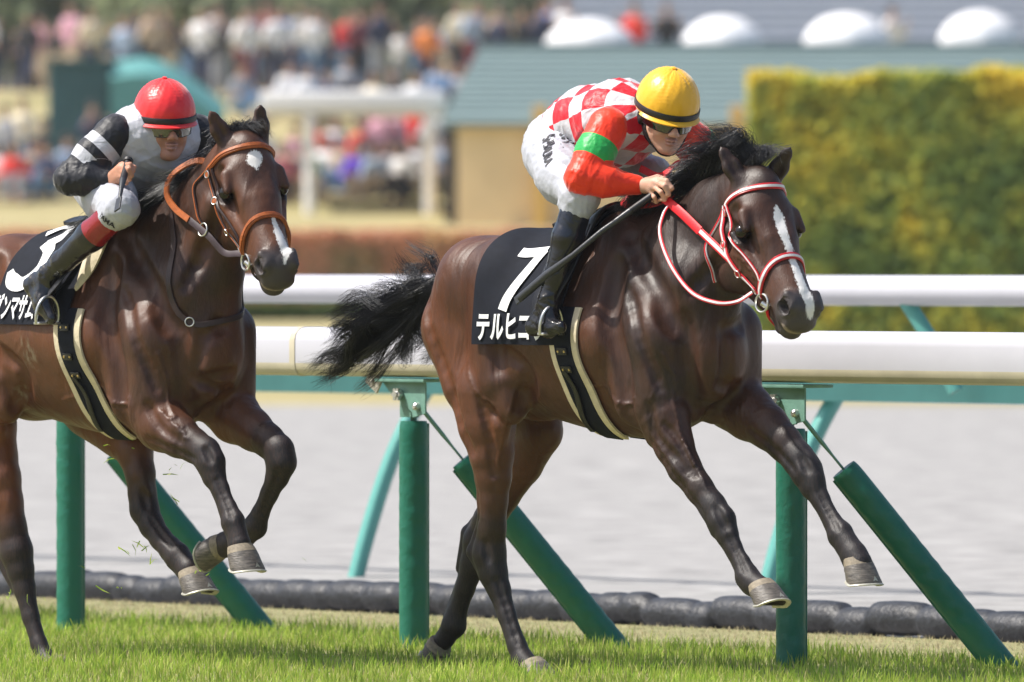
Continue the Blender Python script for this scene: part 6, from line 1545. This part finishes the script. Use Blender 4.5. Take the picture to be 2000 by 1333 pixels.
J1 = jockey(H1, dict(C=(1170, 260, 0), label='crouching jockey in a yellow cap and red and white checked silks with green armbands', skin=M['skin_a'],
    pts=dict(pelvis=(1102, 283, 0), waist=(1155, 240, 0), chest=(1216, 236, 0), neck=(1262, 236, 0), head=(1302, 218, 0), belly=(1215, 282, 0), sh_n=(1188, 250, .165), sh_f=(1332, 262, -.165), el_n=(1136, 348, .30), wr_n=(1250, 363, .13),
             el_f=(1388, 306, -.30), wr_f=(1350, 335, -.08), hip_n=(1080, 300, .11), hip_f=(1168, 300, -.11), kn_n=(1133, 383, .27), kn_f=(1275, 345, -.19), an_n=(1072, 588, .345), an_f=(1300, 600, -.335),
             toe_n=(1094, 640, .36), heel_n=(1044, 638, .355), toe_f=(1330, 640, -.33), heel_f=(1285, 636, -.33)),
    head=(24, 21, -4), seams=[.55, -.55, 2.2, -2.2, math.pi], helmet=M['helm_yellow'], lens=M['lens_dark'], breeches=M['breeches_w'], boot=M['boot_a'], shirt=check1, sleeve=sleeve1, scarf=True, pt=.03, pw=.02,
    fingers=[([(1284, 350, .125), (1302, 354, .140), (1312, 368, .130), (1305, 377, .10)], .0098), ([(1282, 357, .135), (1298, 364, .150), (1306, 380, .135), (1298, 386, .11)], .0098),
             ([(1277, 365, .138), (1291, 376, .150), (1298, 390, .132), (1288, 390, .11)], .0092), ([(1270, 372, .135), (1278, 386, .140), (1282, 395, .125), (1275, 392, .108)], .0082),
             ([(1264, 352, .115), (1284, 346, .085), (1300, 350, .075)], .0105),
             ([(1344, 340, -.05), (1336, 352, .0), (1328, 350, .02)], .0095), ([(1340, 346, -.05), (1332, 358, -.01), (1324, 355, .02)], .0095), ([(1338, 352, -.055), (1328, 364, -.02), (1320, 360, .01)], .009), ([(1336, 358, -.06), (1326, 370, -.03), (1318, 366, .0)], .008), ([(1344, 334, -.06), (1334, 338, -.02), (1324, 340, .0)], .010)],
    palms=[((1258, 362, .128), (1280, 358, .128), .024, .021, 1.1), ((1262, 368, .125), (1276, 368, .130), .020, .017, 1.1), ((1350, 338, -.07), (1340, 350, -.055), .024, .022, 1.0)],
    thigh_text=[('SHIMURA', .044, (1047, 272, .24), (1094, 338, .24), (1075, 262, .24), .0013, .80), ('SUYA', .044, (1069, 262, .22), (1112, 306, .22), (1095, 246, .22), .0013, .80)]))
J2 = jockey(H2, dict(C=(230, 300, 0), label='crouching jockey in a red cap and white silks with black banded sleeves', skin=M['skin_b'],
    pts=dict(pelvis=(238, 342, 0), waist=(268, 300, 0), chest=(300, 268, 0), neck=(312, 252, 0), head=(322, 238, 0), belly=(290, 318, 0), sh_n=(226, 262, .17), sh_f=(385, 262, -.17), el_n=(138, 350, .32), wr_n=(214, 352, .24),
             el_f=(425, 325, -.28), wr_f=(385, 350, -.06), hip_n=(200, 362, .11), hip_f=(300, 362, -.11), kn_n=(236, 408, .285), kn_f=(400, 410, -.28), an_n=(92, 540, .345), an_f=(300, 560, -.335),
             toe_n=(100, 622, .37), heel_n=(64, 556, .36), toe_f=(330, 620, -.34), heel_f=(290, 590, -.34)),
    head=(24, 9, 2), seams=[.30, -.75, 2.2, -2.2, math.pi], helmet=M['helm_red'], lens=M['lens_clear'], breeches=M['breeches_w'], boot=M['boot_b'], shirt=white2, sleeve=sleeve2, scarf=False, br=.003,
    fingers=[([(240, 322, .235), (254, 322, .255), (260, 334, .245), (250, 338, .22)], .0100), ([(238, 328, .245), (252, 331, .268), (257, 343, .255), (246, 346, .225)], .0100),
             ([(236, 335, .25), (249, 340, .27), (253, 351, .255), (243, 353, .23)], .0095), ([(233, 343, .25), (244, 349, .265), (247, 358, .25), (238, 359, .23)], .0085),
             ([(236, 322, .22), (248, 324, .215), (263, 327, .235)], .0105),
             ([(380, 352, -.05), (368, 350, .0), (362, 356, .02)], .0095), ([(378, 360, -.05), (366, 360, .0), (360, 366, .02)], .0095), ([(376, 368, -.05), (366, 370, .0), (360, 374, .02)], .009), ([(374, 374, -.05), (366, 378, -.01), (360, 380, .01)], .008), ([(384, 346, -.04), (372, 342, .0), (364, 346, .02)], .010)],
    palms=[((218, 348, .24), (238, 330, .24), .023, .023, 1.0), ((222, 356, .24), (236, 344, .245), .020, .018, 1.0), ((388, 352, -.06), (380, 362, -.05), .024, .022, 1.0)],
    thigh_text=[('YAMA', .034, (192, 421, .36), (207, 452, .36), (208, 415, .36), .0008, .66)]))
def whip(J, H, name, label, pts, rad, flap, grip):
    P = H['fr'].P; org = J['org']; root = empty(name, mat=J['root'].matrix_world.copy()); tag(root, label, 'whip')
    Q = [Vector(P(*p)-org) for p in pts]; b = MB(); k = grip; b.tube(Q[:k+1], rad[:k+1], 12); b.build('handle', M['band'], root, smooth=True)
    b = MB(); b.tube(Q[k:], rad[k:], 10); b.build('shaft', M['whip_shaft'], root, smooth=True)
    e = Q[-1]; d = (Q[-1]-Q[-2]).normalized(); s = Vector((0, -1, 0)); b = MB(); ribbon(b, [tuple(e-d*.01), tuple(e+d*flap*.5), tuple(e+d*flap)], (.1, -1, .1), .030, .006); b.build('whip_flap', M['whip_shaft'], root, smooth=True)
    b = MB(); a = Q[0]; d = (Q[0]-Q[1]).normalized(); b.tube([a-d*.004, a+d*.006, a+d*.010], [rad[0]*1.3, rad[0]*1.5, rad[0]*.8], 14); b.build('end_cap', M['band'], root, smooth=True)
M['whip_shaft'] = mat('whip_shaft', (.035, .038, .045), .38, bump=.0008, bscale=120)
whip(J1, H1, 'riding_whip', 'long dark padded whip held low across the saddle by the rider in the yellow cap', [(1338, 332, .05), (1300, 360, .10), (1270, 385, .14), (1232, 412, .20), (1175, 452, .28), (1120, 498, .34), (1070, 536, .37), (1015, 583, .39)], [.014, .014, .0135, .013, .010, .010, .016, .015], .02, 3)
whip(J2, H2, 'riding_whip', 'short dark whip pointing down from the raised fist of the rider in the red cap', [(250, 316, .23), (246, 332, .26), (240, 352, .31), (237, 368, .345), (233, 392, .375)], [.013, .013, .013, .009, .006], .05, 2)
def stirrup(H, J, p_top, p_bot, label):
    P = H['fr'].P; org = H['org']; b = MB()
    return
def stirrups(H, SK, foot, tops):
    """iron round the boot and leather up to the saddle"""
    P = H['fr'].P; org = H['org']; c = P(*foot)-org
    b = MB(); pts = []
    for w in np.linspace(-.35, math.pi+.35, 20): pts.append(Vector(c)+Vector((.0+.008*math.sin(w), math.cos(w)*.052, math.sin(w)*.075-.02)))
    b.tube(pts, .0055, 8); b.box(Vector(c)+Vector((0, 0, -.045)), (.035, .10, .010), bev=.003); b.build('stirrup_iron', M['steel'], SK, smooth=True)
    b = MB(); T_ = [P(*t)-org for t in tops]; ribbon(b, T_+[tuple(Vector(c)+Vector((0, 0, .055)))], (0, -1, .1), .020, .004); b.build('stirrup_leather', M['black_leather'], SK, smooth=True)
stirrups(H1, SK1, (1076, 628, .355), [(1150, 440, .20), (1120, 520, .30)])
stirrups(H2, SK2, (92, 608, .37), [(170, 450, .22), (130, 530, .32)])

def haze():
    b = MB(); b.box((0, 165, 9.0), (1400, 390, 20.2)); m = bpy.data.materials.new('haze'); m.use_nodes = True; N, L = m.node_tree.nodes, m.node_tree.links
    N.remove(N['Principled BSDF']); v = N.new('ShaderNodeVolumePrincipled'); v.inputs['Color'].default_value = (.88, .91, .95, 1); v.inputs['Density'].default_value = .00025; v.inputs['Anisotropy'].default_value = .2
    L.new(v.outputs[0], N['Material Output'].inputs['Volume']); o = b.build('haze', m); tag(o, kind='stuff')
haze()
print('script time %.1f' % (time.time()-T0))
